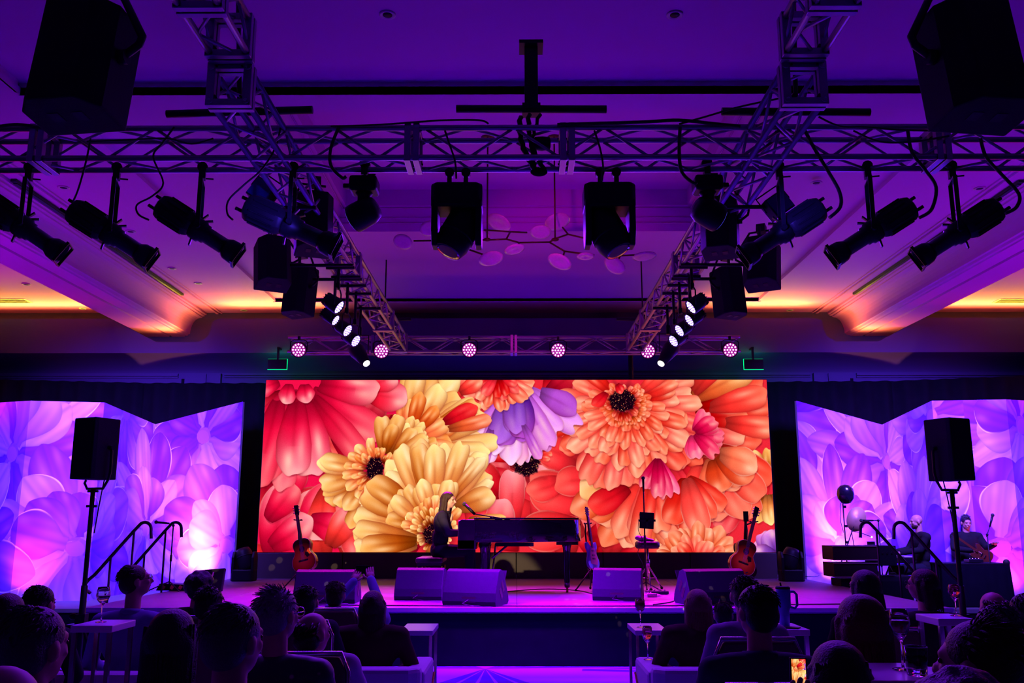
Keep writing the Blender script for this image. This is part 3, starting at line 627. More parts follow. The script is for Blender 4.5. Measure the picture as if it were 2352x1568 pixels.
# ---------------------------------------------------------------- trusses
SH = {}
def box_truss(name, label, p, q, plates=(), size=.254, step=.36, closing=True):
    p, q = Vector(p), Vector(q); L = (q - p).length; d = (q - p).normalized()
    g = T(name, label, 'truss', p, rot=(0, 0, math.atan2(d.y, d.x)))
    h = size / 2
    for y in (-h, h):
        for z in (0, size):
            MB().tube((0, y, z), (L, y, z), .0245, n=12).build('chord', aluminium, g)
    n = round(L / step); st_ = L / n
    key = ('d', round(st_, 4))
    def shared(k, a, b):
        if k not in SH: SH[k] = MB().tube(a, b, .0125, n=8).mesh('brace', aluminium)
        return SH[k]
    for i in range(n):
        u = st_ * i; up = i % 2 == 0
        for y in (-h, h):
            me = shared((key, 'v', up), (0, 0, 0 if up else size), (st_, 0, size if up else 0))
            o = bpy.data.objects.new('brace', me); C.objects.link(o); o.parent = g; o.location = (u, y, 0)
        for z in (0, size):
            me = shared((key, 'h', up), (0, -h if up else h, 0), (st_, h if up else -h, 0))
            o = bpy.data.objects.new('brace', me); C.objects.link(o); o.parent = g; o.location = (u, 0, z)
    for u in plates:
        for du in (-.035, .035):
            m = MB()
            for y in (-h, h): m.box((u + du, y, h), (.05, .058, size + .06))
            for z in (-.01, size + .01): m.box((u + du, 0, z), (.05, size + .06, .05))
            m.build('end_frame', aluminium, g, bev=.004)
        for y in (-h, h):
            for z in (.03, size):
                if 'bolt' not in SH: SH['bolt'] = MB().tube((-.07, 0, 0), (.07, 0, 0), .008, n=6).mesh('bolt', blackmetal)
                o = bpy.data.objects.new('bolt', SH['bolt']); C.objects.link(o); o.parent = g; o.location = (u, y * .7, z)
    return g
ZT = H(2.86)          # centre line of the lower chords
XL = -6.9
px2x = lambda px: (px - 1187) / 288.0
box_truss('lighting_truss', 'long horizontal aluminium box truss carrying the spotlights across the frame', (XL, 6.95, ZT), (6.5, 6.95, ZT),
          plates=[px2x(v) - XL for v in (75, 945, 1305, 2170)])
for s, wd in ((-1, 'left'), (1, 'right')):
    box_truss('lighting_truss', '%s side truss running back from the long front truss to the rear truss' % wd, (s * 2.0, 5.8, ZT - .0), (s * 2.02, 15.2, ZT - .0), plates=[.07, 4.6, 7.6, 9.33])
    box_truss('lighting_truss', 'upper %s truss section overhead, bolted on top near the hung loudspeaker' % wd, (s * 1.98, 2.2, ZT + .30), (s * 1.98, 5.82, ZT + .30), plates=[.5, 2.95, 3.54])
box_truss('lighting_truss', 'small rear truss above the video wall carrying magenta par lights', (-3.95, 15.45, ZT + .02), (3.85, 15.45, ZT + .02), plates=[1.5, 3.9, 6.3], size=.25, step=.42)
MB_ = MB().tube((2.18, 16.9, .0), (2.18, 16.9, H(3.1)), .04, n=12)
g = T('support_pole', 'black pole rising behind the video wall under the rear truss', 'pole', (2.12, 16.6, 0))
MB().tube((0, 0, .63), (0, 0, ZT + .25), .045, n=12).build('pole', blackmetal, g); MB().box((0, 0, .64), (.5, .5, .02)).build('base_plate', blackmetal, g)
MB().box((0, -.6, ZT + .22), (.06, 1.25, .06)).build('arm', blackmetal, g)
# rigging pipes with hoists
def rig_pipe(px0, px1, py, Y, label, post=None, tilt=0):
    a, b = at(px0, py, Y), at(px1, py + tilt, Y); c = (a + b) / 2; g = T('rigging_pipe', label, 'pipe', c)
    MB().tube(a - c, b - c, .033 if Y < 12 else .028, n=12).build('pipe', blackmetal, g)
    return g, c
g, c = rig_pipe(1048, 1393, 250, 7.0, 'black horizontal rigging pipe over the centre of the front truss', tilt=1)
MB().box((at(1220, 200, 7.0).x - c.x, 0, .26), (.11, .11, .56)).build('drop_post', blackmetal, g)
MB().box((at(1220, 200, 7.0).x - c.x, 0, .56), (.2, .2, .03)).build('ceiling_plate', blackmetal, g)
MB().box((at(1220, 200, 7.0).x - c.x, 0, -.01), (.15, .10, .09)).build('clamp', blackmetal, g)
g, c = rig_pipe(383, 718, 262, 6.9, 'black rigging pipe over the joint of left side truss and front truss', tilt=-10)
MB().tube((0, 0, 0), (-.08, 0, H(4.43) - c.z), .02).build('hanger', blackmetal, g)
g, c = rig_pipe(1658, 1998, 256, 6.9, 'black rigging pipe over the joint of right side truss and front truss', tilt=2)
MB().tube((0, 0, 0), (.05, 0, H(4.43) - c.z), .02).build('hanger', blackmetal, g)
g, c = rig_pipe(878, 944, 733, 14.8, 'short black pipe at the rear end of the left side truss'); MB().tube((-.2, 0, 0), (-.2, 0, H(4.36) - c.z), .012).build('hanger', blackmetal, g)
g, c = rig_pipe(1416, 1482, 733, 14.8, 'short black pipe at the rear end of the right side truss'); MB().tube((.2, 0, 0), (.2, 0, H(4.36) - c.z), .012).build('hanger', blackmetal, g)
# chain bag and chain loops of the centre hoist
ho = at(1245, 330, 6.95); g = T('chain_hoist', 'black chain hoist with hanging chain loops on the centre of the truss', 'hoist', ho)
MB().lathe([(.03, -.07), (.055, -.06), (.06, 0), (.055, .06), (.03, .07)], n=14, rot=(0, PI / 2, 0)).build('motor', blackmetal, g)
for a, b, r, nm in (((1195, 268), (1232, 395), .022, 'chain_loop'), ((1215, 262), (1250, 390), .020, 'chain_loop'), ((1240, 262), (1232, 400), .016, 'chain_loop')):
    A, B = at(*a, 6.9) - ho, at(*b, 6.9) - ho; pts = []
    for i in range(13):
        t = i / 12; p = A.lerp(B, t); p.x += -.05 * math.sin(PI * t) + .006 * (-1) ** i; p.y += .01 * (-1) ** i; pts.append(p)
    MB().path(pts, r, 6).build(nm, blackmetal, g)
MB().ell(at(1238, 395, 6.9) - ho, (.07, .04, .035)).build('chain_bag', drapem, g)
# ---------------------------------------------------------------- spotlights, moving heads, pars, loudspeakers overhead
lensm = mat('dark_lens', (.02, .03, .12), .05, coat=.6)
def clampmb(z0=0, r=.030):
    m = MB(); m.box((0, 0, z0 + .02), (.05, .07, .10)); m.tube((0, -.035, z0 + .07), (0, .035, z0 + .07), r + .012, n=12); m.tube((.03, 0, z0 - .02), (.09, 0, z0 - .02), .007, n=6); m.tube((0, 0, z0 - .06), (0, 0, z0), .012); return m
def profile_light(s, X, py_pivot, label, tilt, pan, Y=7.08, k=1.0, drop=None):
    """s=+1: lens end points to +x.  clamp grips the rear lower chord, yoke hangs, barrel swings on it"""
    z = ZT - .03; piv = at(1187 + X * 288, py_pivot, Y).z; dr = z - piv
    g = T('profile_spotlight', label, 'stage light', (X, Y, z), rz=R(pan), group='profile spotlights on the front truss')
    clampmb(-.02).build('clamp', blackmetal, g)
    wy = .11 * k; top = -.075
    m = MB()
    for sy in (-1, 1): m.box((0, sy * wy, (top - dr) / 2), (.034, .008, dr + top + .02))
    m.box((0, 0, top), (.034, wy * 2 + .008, .010)); m.build('yoke', blackmetal, g, bev=.002)
    for sy in (-1, 1):
        MB().tube((0, sy * (wy - .02), -dr), (0, sy * (wy + .035), -dr), .022, n=12).build('tilt_knob', blackplastic, g)
    def rot(mb): mb.M = Matrix.Translation((0, 0, -dr)) @ Matrix.Rotation(R(tilt) * s, 4, 'Y') @ (Matrix.Identity(4) if s > 0 else Matrix.Rotation(PI, 4, 'Z')) @ Matrix.Scale(k, 4); return mb
    m = rot(MB()); m.lathe([(.070, -.375), (.098, -.362), (.112, -.33), (.112, -.09), (.098, -.06), (.085, -.05)], n=8, rot=(0, PI / 2, 0), c=(0, 0, 0)); m.build('lamp_housing', blackmetal, g, bev=.006)
    m = rot(MB())
    for a in range(8): m.box((-.21, 0, 0), (.20, .008, .236), (a * PI / 8, 0, 0))
    m.build('cooling_fins', blackmetal, g)
    m = rot(MB()); m.lathe([(.085, -.06), (.095, -.04), (.095, .03), (.080, .045), (.080, .075), (.068, .08), (.068, .27)], n=20, rot=(0, PI / 2, 0)); m.build('barrel', blackmetal, g)
    m = rot(MB()); m.lathe([(.068, .24), (.090, .28), (.095, .33), (.095, .365), (.086, .365), (.086, .33)], n=20, rot=(0, PI / 2, 0)); m.build('lens_tube', blackmetal, g)
    m = rot(MB()); m.lathe([(.0, .325), (.086, .335), (.086, .345), (.0, .350)], n=20, rot=(0, PI / 2, 0)); m.build('lens', lensm, g)
    m = rot(MB())
    for sy in (-1, 1): m.box((.375, sy * .092, 0), (.024, .008, .19)); m.box((.375, 0, sy * .092), (.024, .19, .008))
    m.build('gel_frame_holder', blackmetal, g)
    for (xx, zz, a) in ((-.02, .11, .3), (.0, -.11, -.3), (.02, .10, .9)):
        m = rot(MB()); m.box((xx, 0, zz), (.014, .035, .085), (0, a, 0)); m.build('shutter_handle', blackmetal, g, bev=.002)
    for (xx, zz) in ((-.38, .05), (-.385, -.05)):
        m = rot(MB()); m.tube((xx - .05, 0, zz), (xx + .01, 0, zz), .014); m.build('focus_knob', blackplastic, g)
    return g, rot
P7 = ['outermost of the left profile spotlights, cut by the frame edge', 'profile spotlight second in from the left frame edge with a long dark barrel', 'profile spotlight third in from the left frame edge with faint blue sheen',
      'blue-lit profile spotlight beside the left truss crossing', 'blue-lit profile spotlight just right of the right truss crossing', 'profile spotlight second in from the right frame edge', 'outermost profile spotlight hanging at the right frame edge']
pos = [(22, 522, 1, 33, 16), (232, 538, 1, 31, 16), (437, 528, 1, 31, 14), (655, 520, 1, 24, 6), (1812, 533, -1, 32, -10), (2022, 532, -1, 31, -14), (2222, 535, -1, 31, -16)]
ERS = []
for lab, (px, py, s, tl_, pan) in zip(P7, pos):
    ERS.append(profile_light(s, px2x(px), py, lab, tl_, pan, k=1.0 if px not in (655,) else 1.08)[0])
# cables looping from the truss to each profile spotlight
cablem = mat('black_cable', (.008, .008, .009), .5, var=.2)
def cable(pts, r, label, n=6):
    m = MB(); m.path(pts, r, n); return centred(m, 'cable', cablem, label, 'cable')
def cpts(seq, Y=6.9):
    ctrl = [at(x, y, Y + (d or 0)) for x, y, *dd in seq for d in [dd[0] if dd else 0]]; out = []
    P = [ctrl[0]] + ctrl + [ctrl[-1]]
    for i in range(1, len(P) - 2):
        for k in range(6):
            t = k / 6; a, b, c, d = P[i - 1], P[i], P[i + 1], P[i + 2]
            out.append(.5 * ((2 * b) + (c - a) * t + (2 * a - 5 * b + 4 * c - d) * t * t + (3 * b - a - 3 * c + d) * t ** 3))
    out.append(P[-2]); return out
for lab, seq in (('cable dropping to the profile spotlight second in from the left', [(208, 318), (200, 360), (190, 400), (178, 440), (168, 462)]),
                 ('looped cable feeding the profile spotlight third in from the left', [(400, 292), (372, 330), (352, 360), (375, 420), (350, 450), (315, 470), (318, 492), (342, 505)]),
                 ('cable curving down to the blue-lit spotlight beside the left truss crossing', [(645, 290), (632, 340), (600, 390), (560, 425), (525, 460), (522, 490), (535, 505)]),
                 ('cable bundle curving down to the blue-lit spotlight right of the right crossing', [(1845, 292), (1870, 340), (1900, 390), (1928, 440), (1930, 475), (1905, 500)]),
                 ('cable bundle curving down to the second spotlight from the right edge', [(2085, 300), (2095, 350), (2125, 390), (2150, 430), (2140, 480), (2112, 500)]),
                 ('cable bundle curving down to the outermost right spotlight', [(2252, 318), (2265, 360), (2300, 400), (2340, 445), (2335, 475), (2310, 490)]),
                 ('thick cable bundle falling from the truss to the small left moving head', [(778, 292), (760, 340), (760, 380), (785, 408), (795, 405)]),
                 ('thick cable bundle falling from the truss to the small right moving head', [(1562, 292), (1560, 350), (1566, 395), (1592, 420), (1600, 418)]),
                 ('thin cable hanging between the braces above the left centre moving head', [(1022, 300), (1032, 330), (1045, 370), (1048, 410)]),
                 ('thin cable hanging between the braces above the right centre moving head', [(1365, 300), (1378, 340), (1385, 380), (1383, 415)]),
                 ('long cable looping behind the hung loudspeaker on the left', [(200, 325), (280, 322), (380, 318), (440, 330), (490, 318)]),
                 ('black cables lying along the top chord at the left', [(0, 290), (40, 286), (100, 292), (160, 287)]),
                 ('long cable lying along the top chord left of the centre hoist', [(760, 290), (860, 287), (960, 280), (1020, 276), (1100, 276), (1122, 284)]),
                 ('cable bundle lying along the top chord right of the centre hoist', [(1280, 286), (1380, 283), (1480, 280), (1560, 276), (1640, 284), (1700, 290)]),
                 ('cable stretched up from the top chord to the right rigging pipe', [(1560, 285), (1620, 268), (1700, 245), (1790, 226)]),
                 ('cable sagging behind the braces right of the right crossing', [(1960, 300), (2020, 325), (2100, 325), (2180, 312)]),
                 ('cable lying on the top chord right of the right crossing', [(1880, 268), (1930, 290), (1990, 292), (2060, 298), (2130, 300)])):
    th = 'bundle' in lab
    Yc = 6.78
    pts = cpts(seq, Yc)
    o = cable(pts, .014 if th or 'cables' in lab else .008, lab)
# big moving heads
def moving_head(name, label, loc, k=1.0, tilt=24, clamps=True, rz=0, group=None, rot=None):
    g = T(name, label, 'moving light', loc, rz=rz, group=group, rot=rot)
    if clamps:
        for sx in (-1, 1):
            m = MB(); m.M = Matrix.Scale(k, 4); m.box((sx * .065, 0, -.03), (.035, .05, .10)); m.tube((sx * .065, -.03, .02), (sx * .065, .03, .02), .036, n=12); m.box((sx * .065, 0, -.09), (.05, .07, .03)); m.build('clamp', blackmetal, g)
    m = MB(); m.M = Matrix.Scale(k, 4)
    m.prism([(-.20, -.10), (-.16, -.15), (.16, -.15), (.20, -.10), (.20, .10), (.16, .15), (-.16, .15), (-.20, .10)], .20, Matrix.Translation((0, 0, -.305)))
    m.build('base', blackplastic, g, bev=.02 * k)
    for sx in (-1, 1):
        F = Matrix.Translation((sx * .170 - .025, 0, 0)) @ Matrix(((0, 0, 1, 0), (1, 0, 0, 0), (0, 1, 0, 0), (0, 0, 0, 1)))
        m = MB(); m.M = Matrix.Scale(k, 4); m.prism([(-.13, -.24), (.13, -.24), (.13, -.50), (.07, -.60), (-.07, -.60), (-.13, -.50)], .05, F); m.build('yoke_arm', blackplastic, g, bev=.012 * k)
    Mh = Matrix.Scale(k, 4) @ Matrix.Translation((0, 0, -.50)) @ Matrix.Rotation(R(tilt), 4, 'Y') @ Matrix.Rotation(R(-10), 4, 'X')
    m = MB(); m.M = Mh; m.lathe([(.02, .25), (.10, .24), (.138, .16), (.142, 0), (.135, -.09), (.108, -.155)], n=20); m.build('head', blackplastic, g)
    m = MB(); m.M = Mh; m.lathe([(.0, -.135), (.10, -.148), (.10, -.156), (.0, -.150)], n=20); m.build('lens', lensm, g)
    m = MB(); m.M = Mh; m.lathe([(.141, -.02), (.146, -.02), (.146, .0), (.141, .0)], n=20); m.build('seam_ring', blackmetal, g)
    return g
z = ZT - .05
moving_head('moving_head_light', 'large black moving head light hanging left of the truss centre', (px2x(1047), 7.08, z + .0), 1.04, 26)
moving_head('moving_head_light', 'large black moving head light hanging right of the truss centre', (px2x(1405), 7.08, z + .0), 1.04, -26)
bluelens = mat('blue_lit_lens', (.05, .05, .6), .1, emit=(.12, .10, 1), es=.9)
def wash_head(label, loc, s, k=1.0):
    g = T('wash_moving_head', label, 'moving light', loc)
    clampmb(0).build('clamp', blackmetal, g)
    MB().box((0, 0, -.12), (.23, .2, .13)).build('base', blackplastic, g, bev=.025)
    MB().box((-s * .14, -.02, -.13), (.06, .05, .04)).build('power_plug', blackplastic, g, bev=.01)
    MB().lathe([(.075, -.18), (.055, -.21), (.055, -.27)], n=14).build('swivel', blackplastic, g)
    Mh = Matrix.Translation((0, 0, -.36)) @ Matrix.Rotation(R(68) * s, 4, 'Y') @ Matrix.Rotation(R(20), 4, 'X')
    m = MB(); m.M = Mh; m.lathe([(.03, .13), (.09, .12), (.115, .06), (.12, -.06), (.118, -.10)], n=20); m.build('head', blackplastic, g)
    m = MB(); m.M = Mh; m.lathe([(.0, -.093), (.112, -.096), (.112, -.104), (.0, -.100)], n=20); m.build('lens', bluelens, g)
    return g
wash_head('small moving head with a blue lens left of the centre, under the truss', (px2x(825), 7.08, ZT - .02), 1)
wash_head('small moving head with a blue lens at the right truss crossing', (px2x(1640), 7.08, ZT - .02), -1)
def hang(g, p, zb, nm='drop_pipe'):
    """vertical pipe from a fixture up to the side truss, with an outrigger when it hangs beside it"""
    p = Vector(p); s = -1 if p.x < 0 else 1; q = Matrix.Translation(g.location) @ g.rotation_euler.to_matrix().to_4x4(); qi = q.inverted()
    m = MB(); m.M = qi; m.tube((p.x, p.y, zb), (p.x, p.y, ZT + .01), .018, n=8); m.build(nm, blackmetal, g)
    e0, e1 = min(1.84, abs(p.x) - .05), max(2.16, abs(p.x) + .05)
    m = MB(); m.M = qi; m.tube((s * e0, p.y, ZT - .035), (s * e1, p.y, ZT - .035), .02, n=8); m.build('outrigger', blackmetal, g)
# loudspeakers hung overhead
def hung_speaker(label, c, size, yaw, pitch, bracket=1, bottom=None):
    """size w,d,h; front faces +Y of its own frame rotated by yaw; pitch leans the top away"""
    w_, d_, h_ = size; g = T('hung_loudspeaker', label, 'loudspeaker', c, rot=(R(pitch), 0, R(yaw)))
    F = Matrix.Translation((0, 0, -h_ / 2))
    MB().prism([(-w_ * .5, -d_ * .5), (-w_ * .33, -d_ * .75) if False else (-w_ * .5, -d_ * .18), (-w_ * .30, -d_ * .5), (w_ * .30, -d_ * .5), (w_ * .5, -d_ * .18), (w_ * .5, d_ * .5), (-w_ * .5, d_ * .5)][1:], h_, F).build('cabinet', speakerpaint, g, bev=.012)
    MB().box((0, d_ * .5 + .006, 0), (w_ * .94, .012, h_ * .95)).build('grille', grillem, g, bev=.004)
    for sx in (-1, 1): MB().box((sx * w_ * .15, 0, -h_ / 2 - .001), (w_ * .14, d_ * .22, .004)).build('bottom_port', blackplastic, g)
    r = .022 if w_ > .4 else .013
    s = bracket; m = MB(); zt_ = h_ * .5 + .14
    m.path([(s * (w_ / 2 + .02), 0, h_ * .05), (s * (w_ / 2 + .10), 0, h_ * .16), (s * (w_ / 2 + .11), 0, h_ * .24), (s * w_ * .36, 0, zt_), (-s * w_ * .30, 0, zt_)], r, 10)
    m.build('bracket', blackmetal, g)
    MB().tube((s * (w_ / 2 - .01), 0, h_ * .05), (s * (w_ / 2 + .045), 0, h_ * .05), r * 1.8).build('bracket_knob', blackplastic, g)
    MB().box((0, 0, zt_ + .03), (.10, .09, .10)).build('clamp', blackmetal, g)
    hang(g, c, c.z + zt_ + .02) if w_ < .4 else MB().tube((0, 0, zt_), (0, .0, zt_ + .5), .03).build('drop_pipe', blackmetal, g)
    return g
hung_speaker('huge black loudspeaker hanging in the upper left corner', at(182, 150, 4.35), (.44, .34, .62), -8, -8, 1)
hung_speaker('huge black loudspeaker hanging in the upper right corner', at(2240, 150, 4.35), (.44, .34, .62), 8, -8, -1)
hung_speaker('dark loudspeaker hung under the left side truss, just behind the blue-lit spotlight', at(722, 515, 8.3), (.34, .34, .56), 20, -8, -1)
hung_speaker('leaning loudspeaker left of the left side truss with a red-lit underside', at(628, 605, 9.8), (.37, .34, .55), 28, -14, 1)
hung_speaker('loudspeaker hung lower left of the left side truss above the blue pars', at(685, 668, 10.4), (.32, .30, .60), -24, -6, 1)
hung_speaker('dark loudspeaker hung under the right side truss behind the small moving head', at(1652, 520, 8.3), (.34, .34, .56), -20, -8, 1)
hung_speaker('leaning loudspeaker right of the right side truss with a red-lit underside', at(1748, 605, 9.8), (.37, .34, .55), -28, -14, -1)
hung_speaker('loudspeaker hung lower right of the right side truss above the blue pars', at(1677, 672, 10.4), (.32, .30, .58), 24, -6, -1)
for x, y, lab, s in ((603, 442, 'boxy dark floodlight behind the blue-lit spotlight at left', 1), (1787, 472, 'boxy dark floodlight behind the blue-lit spotlight at right', -1)):
    p = at(x, y, 7.9); g = T('floodlight', lab, 'stage light', p, rot=(0, R(35 * s), 0))
    MB().prism([(-.10, -.07), (.10, -.07), (.12, .07), (-.12, .07)], .20, Matrix.Translation((0, 0, -.1))).build('housing', blackmetal, g, bev=.01)
    MB().box((0, -.075, 0), (.18, .012, .17)).build('front_glass', lensm, g)
    MB().path([(-.13, 0, 0), (-.13, 0, .16), (.13, 0, .16), (.13, 0, 0)], .008).build('yoke', blackmetal, g)
    hang(g, p, p.z + .10)
# led pars
def par(label, loc, target, lensmat, cellmat, r=.10, group=None, length=.20, hang=.16, cells=True):
    g = T('par_light', label, 'stage light', loc, group=group)
    d = (Vector(target) - Vector(loc)).normalized(); q = d.to_track_quat('-Z', 'Y').to_matrix().to_4x4()
    m = MB(); m.M = q; m.lathe([(.03, length * .75), (r * .75, length * .7), (r * 1.02, length * .45), (r * 1.06, -.02), (r * 1.06, -.035), (r * .97, -.035), (r * .97, -.01)], n=24); m.build('housing', blackmetal, g)
    m = MB(); m.M = q
    for a in range(6): m.box((0, 0, length * .55), (.006, r * 1.9, length * .35), (0, 0, a * PI / 6))
    m.build('cooling_fins', blackmetal, g)
    m = MB(); m.M = q; m.lathe([(.0, -.012), (r * .96, -.012), (r * .96, -.020), (.0, -.020)], n=24); ln = m.build('lens', lensmat, g)
    if cells:
        for k, n in ((0, 1), (.38, 6), (.76, 12)):
            for i in range(n):
                a = 2 * PI * i / n; m = MB(); m.M = q; m.lathe([(r * .125, -.02), (r * .11, -.027), (.0, -.029)], (r * k * math.cos(a), r * k * math.sin(a), 0), 8); m.build('led_cell', cellmat, ln)
    side = q.to_3x3() @ Vector((1, 0, 0)); side.z = 0; side.normalize()
    m = MB(); pts = [side * (r * 1.15), side * (r * 1.15) + Vector((0, 0, hang * .8)), side * (r * .7) + Vector((0, 0, hang)), -side * (r * .7) + Vector((0, 0, hang)), -side * (r * 1.15) + Vector((0, 0, hang * .8)), -side * (r * 1.15)]
    m.path(pts, .009, 8); m.build('yoke', blackmetal, g)
    m = MB(); m.box((0, 0, hang + .03), (.04, .05, .07)); m.build('clamp', blackmetal, g)
    return g
maglens = mat('magenta_lens', (.10, .0, .07), .15, emit=(.55, .02, .45), es=.55)
magcell = mat('magenta_led', (1, .5, .9), .3, emit=(1, .35, .85), es=3.2)
blulens = mat('blue_white_lens', (.3, .3, 1), .15, emit=(.20, .08, 1), es=1.6)
blucell = mat('blue_white_led', (.8, .8, 1), .3, emit=(.62, .55, 1), es=3)
for i, (x, y) in enumerate(((686, 803), (876, 806), (1078, 803), (1282, 804), (1488, 806), (1677, 803))):
    p = at(x, y, 15.15)
    words = ['leftmost', 'second from the left', 'third from the left', 'third from the right', 'second from the right', 'rightmost'][i]
    par('magenta par light on the rear truss, %s' % words, p, (p.x * .8, 4.0, 1.0), maglens, magcell, r=.125, group='magenta par lights on the rear truss', hang=.17)
    light('SPOT', 'magenta_par_beam', p + Vector((0, -.16, -.06)), (p.x * .8, 12.6, .6), (.80, .0, .75), 1500, .1, 50, 1.0)
for s in (-1, 1):
    side = 'left' if s < 0 else 'right'
    for i, (x, y, Y, r) in enumerate(((775, 703, 9.9, .105), (767, 733, 10.3, .085), (795, 757, 10.7, .10), (814, 781, 11.1, .10))):
        xx = x if s < 0 else {775: 1591, 767: 1587, 795: 1564, 814: 1550}[x]
        if s > 0 and i == 1: r = .10
        p = at(xx, y, Y)
        words = ['nearest and highest', 'second down', 'third down', 'lowest'][i]
        par('blue-white par light on the %s side truss, %s of four' % (side, words), p, (-s * 1.9, 9.2, 1.2), blulens, blucell, r=r * .8, group='blue par lights on the %s side truss' % side, length=.24, hang=.2); hang([o for o in C.objects if o.get('category') == 'stage light'][-1], p, p.z + .2)
        light('SPOT', 'violet_par_beam', p + Vector((-s * .10, 0, -.10)), (-s * (.2 + i * .9), 11.1, .63), (.27, .0, 1.0), 4200, .1, 46, 1.0)
    x, y = (825, 812) if s < 0 else (1536, 808)
    p = at(x, y, 11.9); lx = at(840 if s < 0 else 1520, 832, 11.8)
    g = T('follow_spot', 'long dark spotlight below the %s row of blue pars with a small bright lens' % side, 'stage light', p)
    d = (lx - p).normalized(); q = d.to_track_quat('-Z', 'Y').to_matrix().to_4x4(); L = (lx - p).length
    m = MB(); m.M = q; m.lathe([(.05, .17), (.10, .15), (.11, .05), (.085, -.08), (.055, -L - .02), (.05, -L - .02)], n=20); m.build('barrel', blackmetal, g)
    m = MB(); m.M = q; m.lathe([(0, -L - .022), (.048, -L - .022), (.046, -L - .032), (0, -L - .034)], n=16); m.build('lens', mat('white_hot_lens', (1, 1, 1), .2, emit=(.9, .95, .8), es=2.5), g)
    MB().path([(-.12, 0, 0), (-.12, 0, .25), (.12, 0, .25), (.12, 0, 0)], .009).build('yoke', blackmetal, g); MB().box((0, 0, .30), (.05, .05, .12)).build('clamp', blackmetal, g); hang(g, p, p.z + .3)
# unseen blue spots added in mid-air to tint the fixtures near the crossings
light('SPOT', 'blue_fixture_fill', (px2x(825) + .3, 5.6, ZT - 1.0), (px2x(590), 7.0, ZT - .38), (.08, .03, 1), 520, .05, 19, .8)
light('SPOT', 'blue_fixture_fill', (px2x(1640) - .3, 5.6, ZT - 1.0), (px2x(1870), 7.0, ZT - .36), (.08, .03, 1), 420, .05, 19, .8)
# beams of the profile spotlights on the performer
key = light('SPOT', 'profile_beam', (px2x(437) + .45, 7.5, ZT - .75), (-.9, 12.6, 1.8), (1.0, .66, .36), 3800, .04, 7, .5)
light('SPOT', 'profile_beam', (px2x(655) + .45, 7.5, ZT - .8), (-3.4, 13.3, 1.2), (1.0, .55, .12), 60, .04, 8, .6)
light('SPOT', 'profile_beam', (px2x(2022) - .45, 7.5, ZT - .75), (3.5, 13.3, 1.2), (1.0, .25, .2), 160, .04, 10, .6)
def gobo(loc, target, col, power, angle, scale, thr, seed):
    o = light('SPOT', 'speckle_beam', loc, target, col, power, .008, angle, .3); l = o.data; l.use_nodes = True; t = l.node_tree; e = t.nodes['Emission']
    tc = t.nodes.new('ShaderNodeTexCoord'); sp = t.nodes.new('ShaderNodeSeparateXYZ'); dx = t.nodes.new('ShaderNodeMath'); dx.operation = 'DIVIDE'; dy = t.nodes.new('ShaderNodeMath'); dy.operation = 'DIVIDE'
    cb = t.nodes.new('ShaderNodeCombineXYZ'); cb.inputs[2].default_value = seed; vo = t.nodes.new('ShaderNodeTexVoronoi'); vo.inputs['Scale'].default_value = scale; lt = t.nodes.new('ShaderNodeMath'); lt.operation = 'LESS_THAN'; lt.inputs[1].default_value = thr
    L = t.links.new; L(tc.outputs['Normal'], sp.inputs[0]); L(sp.outputs[0], dx.inputs[0]); L(sp.outputs[2], dx.inputs[1]); L(sp.outputs[1], dy.inputs[0]); L(sp.outputs[2], dy.inputs[1]); L(dx.outputs[0], cb.inputs[0]); L(dy.outputs[0], cb.inputs[1])
    L(cb.outputs[0], vo.inputs['Vector']); L(vo.outputs['Distance'], lt.inputs[0]); L(lt.outputs[0], e.inputs['Strength'])
gobo((px2x(1047) - .1, 7.45, ZT - .75), (-2.9, 12.9, .9), (1.0, .62, .42), 2600, 26, 34, .20, 0)
gobo((px2x(1405) + .1, 7.45, ZT - .75), (1.6, 11.6, .63), (1.0, .62, .55), 2200, 24, 34, .20, 3)
# overhead area lamps with no fixture, added to tint floor and audience blue
light('AREA', 'blue_floor_fill', (.1, 9.2, 4.3), (.1, 9.9, 0), (.12, .01, 1.0), 42, 3.0, sizey=.3, spread=60)
light('AREA', 'audience_fill', (0, 8.8, 4.3), (0, 5.4, .6), (.20, .01, 1.0), 200, 8, sizey=.4, spread=120)
# glass-disc chandelier
cp = at(1250, 560, 11.2); g = T('chandelier', 'branching copper chandelier with pink glass discs above the stage', 'chandelier', cp)
coppr = mat('copper', (.08, .012, .01), .45, .6, var=.1)
def cpos(x, y, dy=0): return at(x, y, 11.2 + dy) - cp
for x in (1119, 1275):
    a = cpos(x, 550); b = a.copy(); b.z = ZC + .70 - cp.z
    MB().tube(a, b, .011, n=8).build('hanging_rod', coppr, g)
    MB().lathe([(.09, 0), (.09, -.025), (.02, -.03)], b, 16).build('canopy', coppr, g)
    MB().ell(a, (.05, .03, .025)).build('hub', coppr, g)
segs = [((950, 553), (1119, 551), 0, 0), ((1119, 551), (1163, 549), 0, 0), ((1163, 549), (1192, 557), 0, 0), ((1192, 557), (1262, 556), 0, 0), ((1262, 556), (1275, 548), 0, 0), ((1275, 548), (1305, 538), 0, .1), ((1305, 538), (1400, 560), .1, .2), ((1400, 560), (1425, 587), .2, .2), ((1425, 587), (1495, 584), .2, .3),
        ((1262, 556), (1297, 577), 0, -.2), ((1297, 577), (1365, 586), -.2, -.3), ((1163, 549), (1172, 532), 0, .2), ((1172, 532), (1210, 534), .2, .4), ((1172, 532), (1112, 528), .2, .3), ((1192, 557), (1190, 568), 0, -.2), ((1040, 560), (1120, 588), 0, -.3), ((1297, 577), (1292, 592), -.2, -.3), ((1425, 587), (1418, 600), .2, .2), ((1305, 538), (1292, 522), .1, .2)]
for a, b, d1, d2 in segs: MB().tube(cpos(*a, d1), cpos(*b, d2), .012, n=8).build('branch', coppr, g)
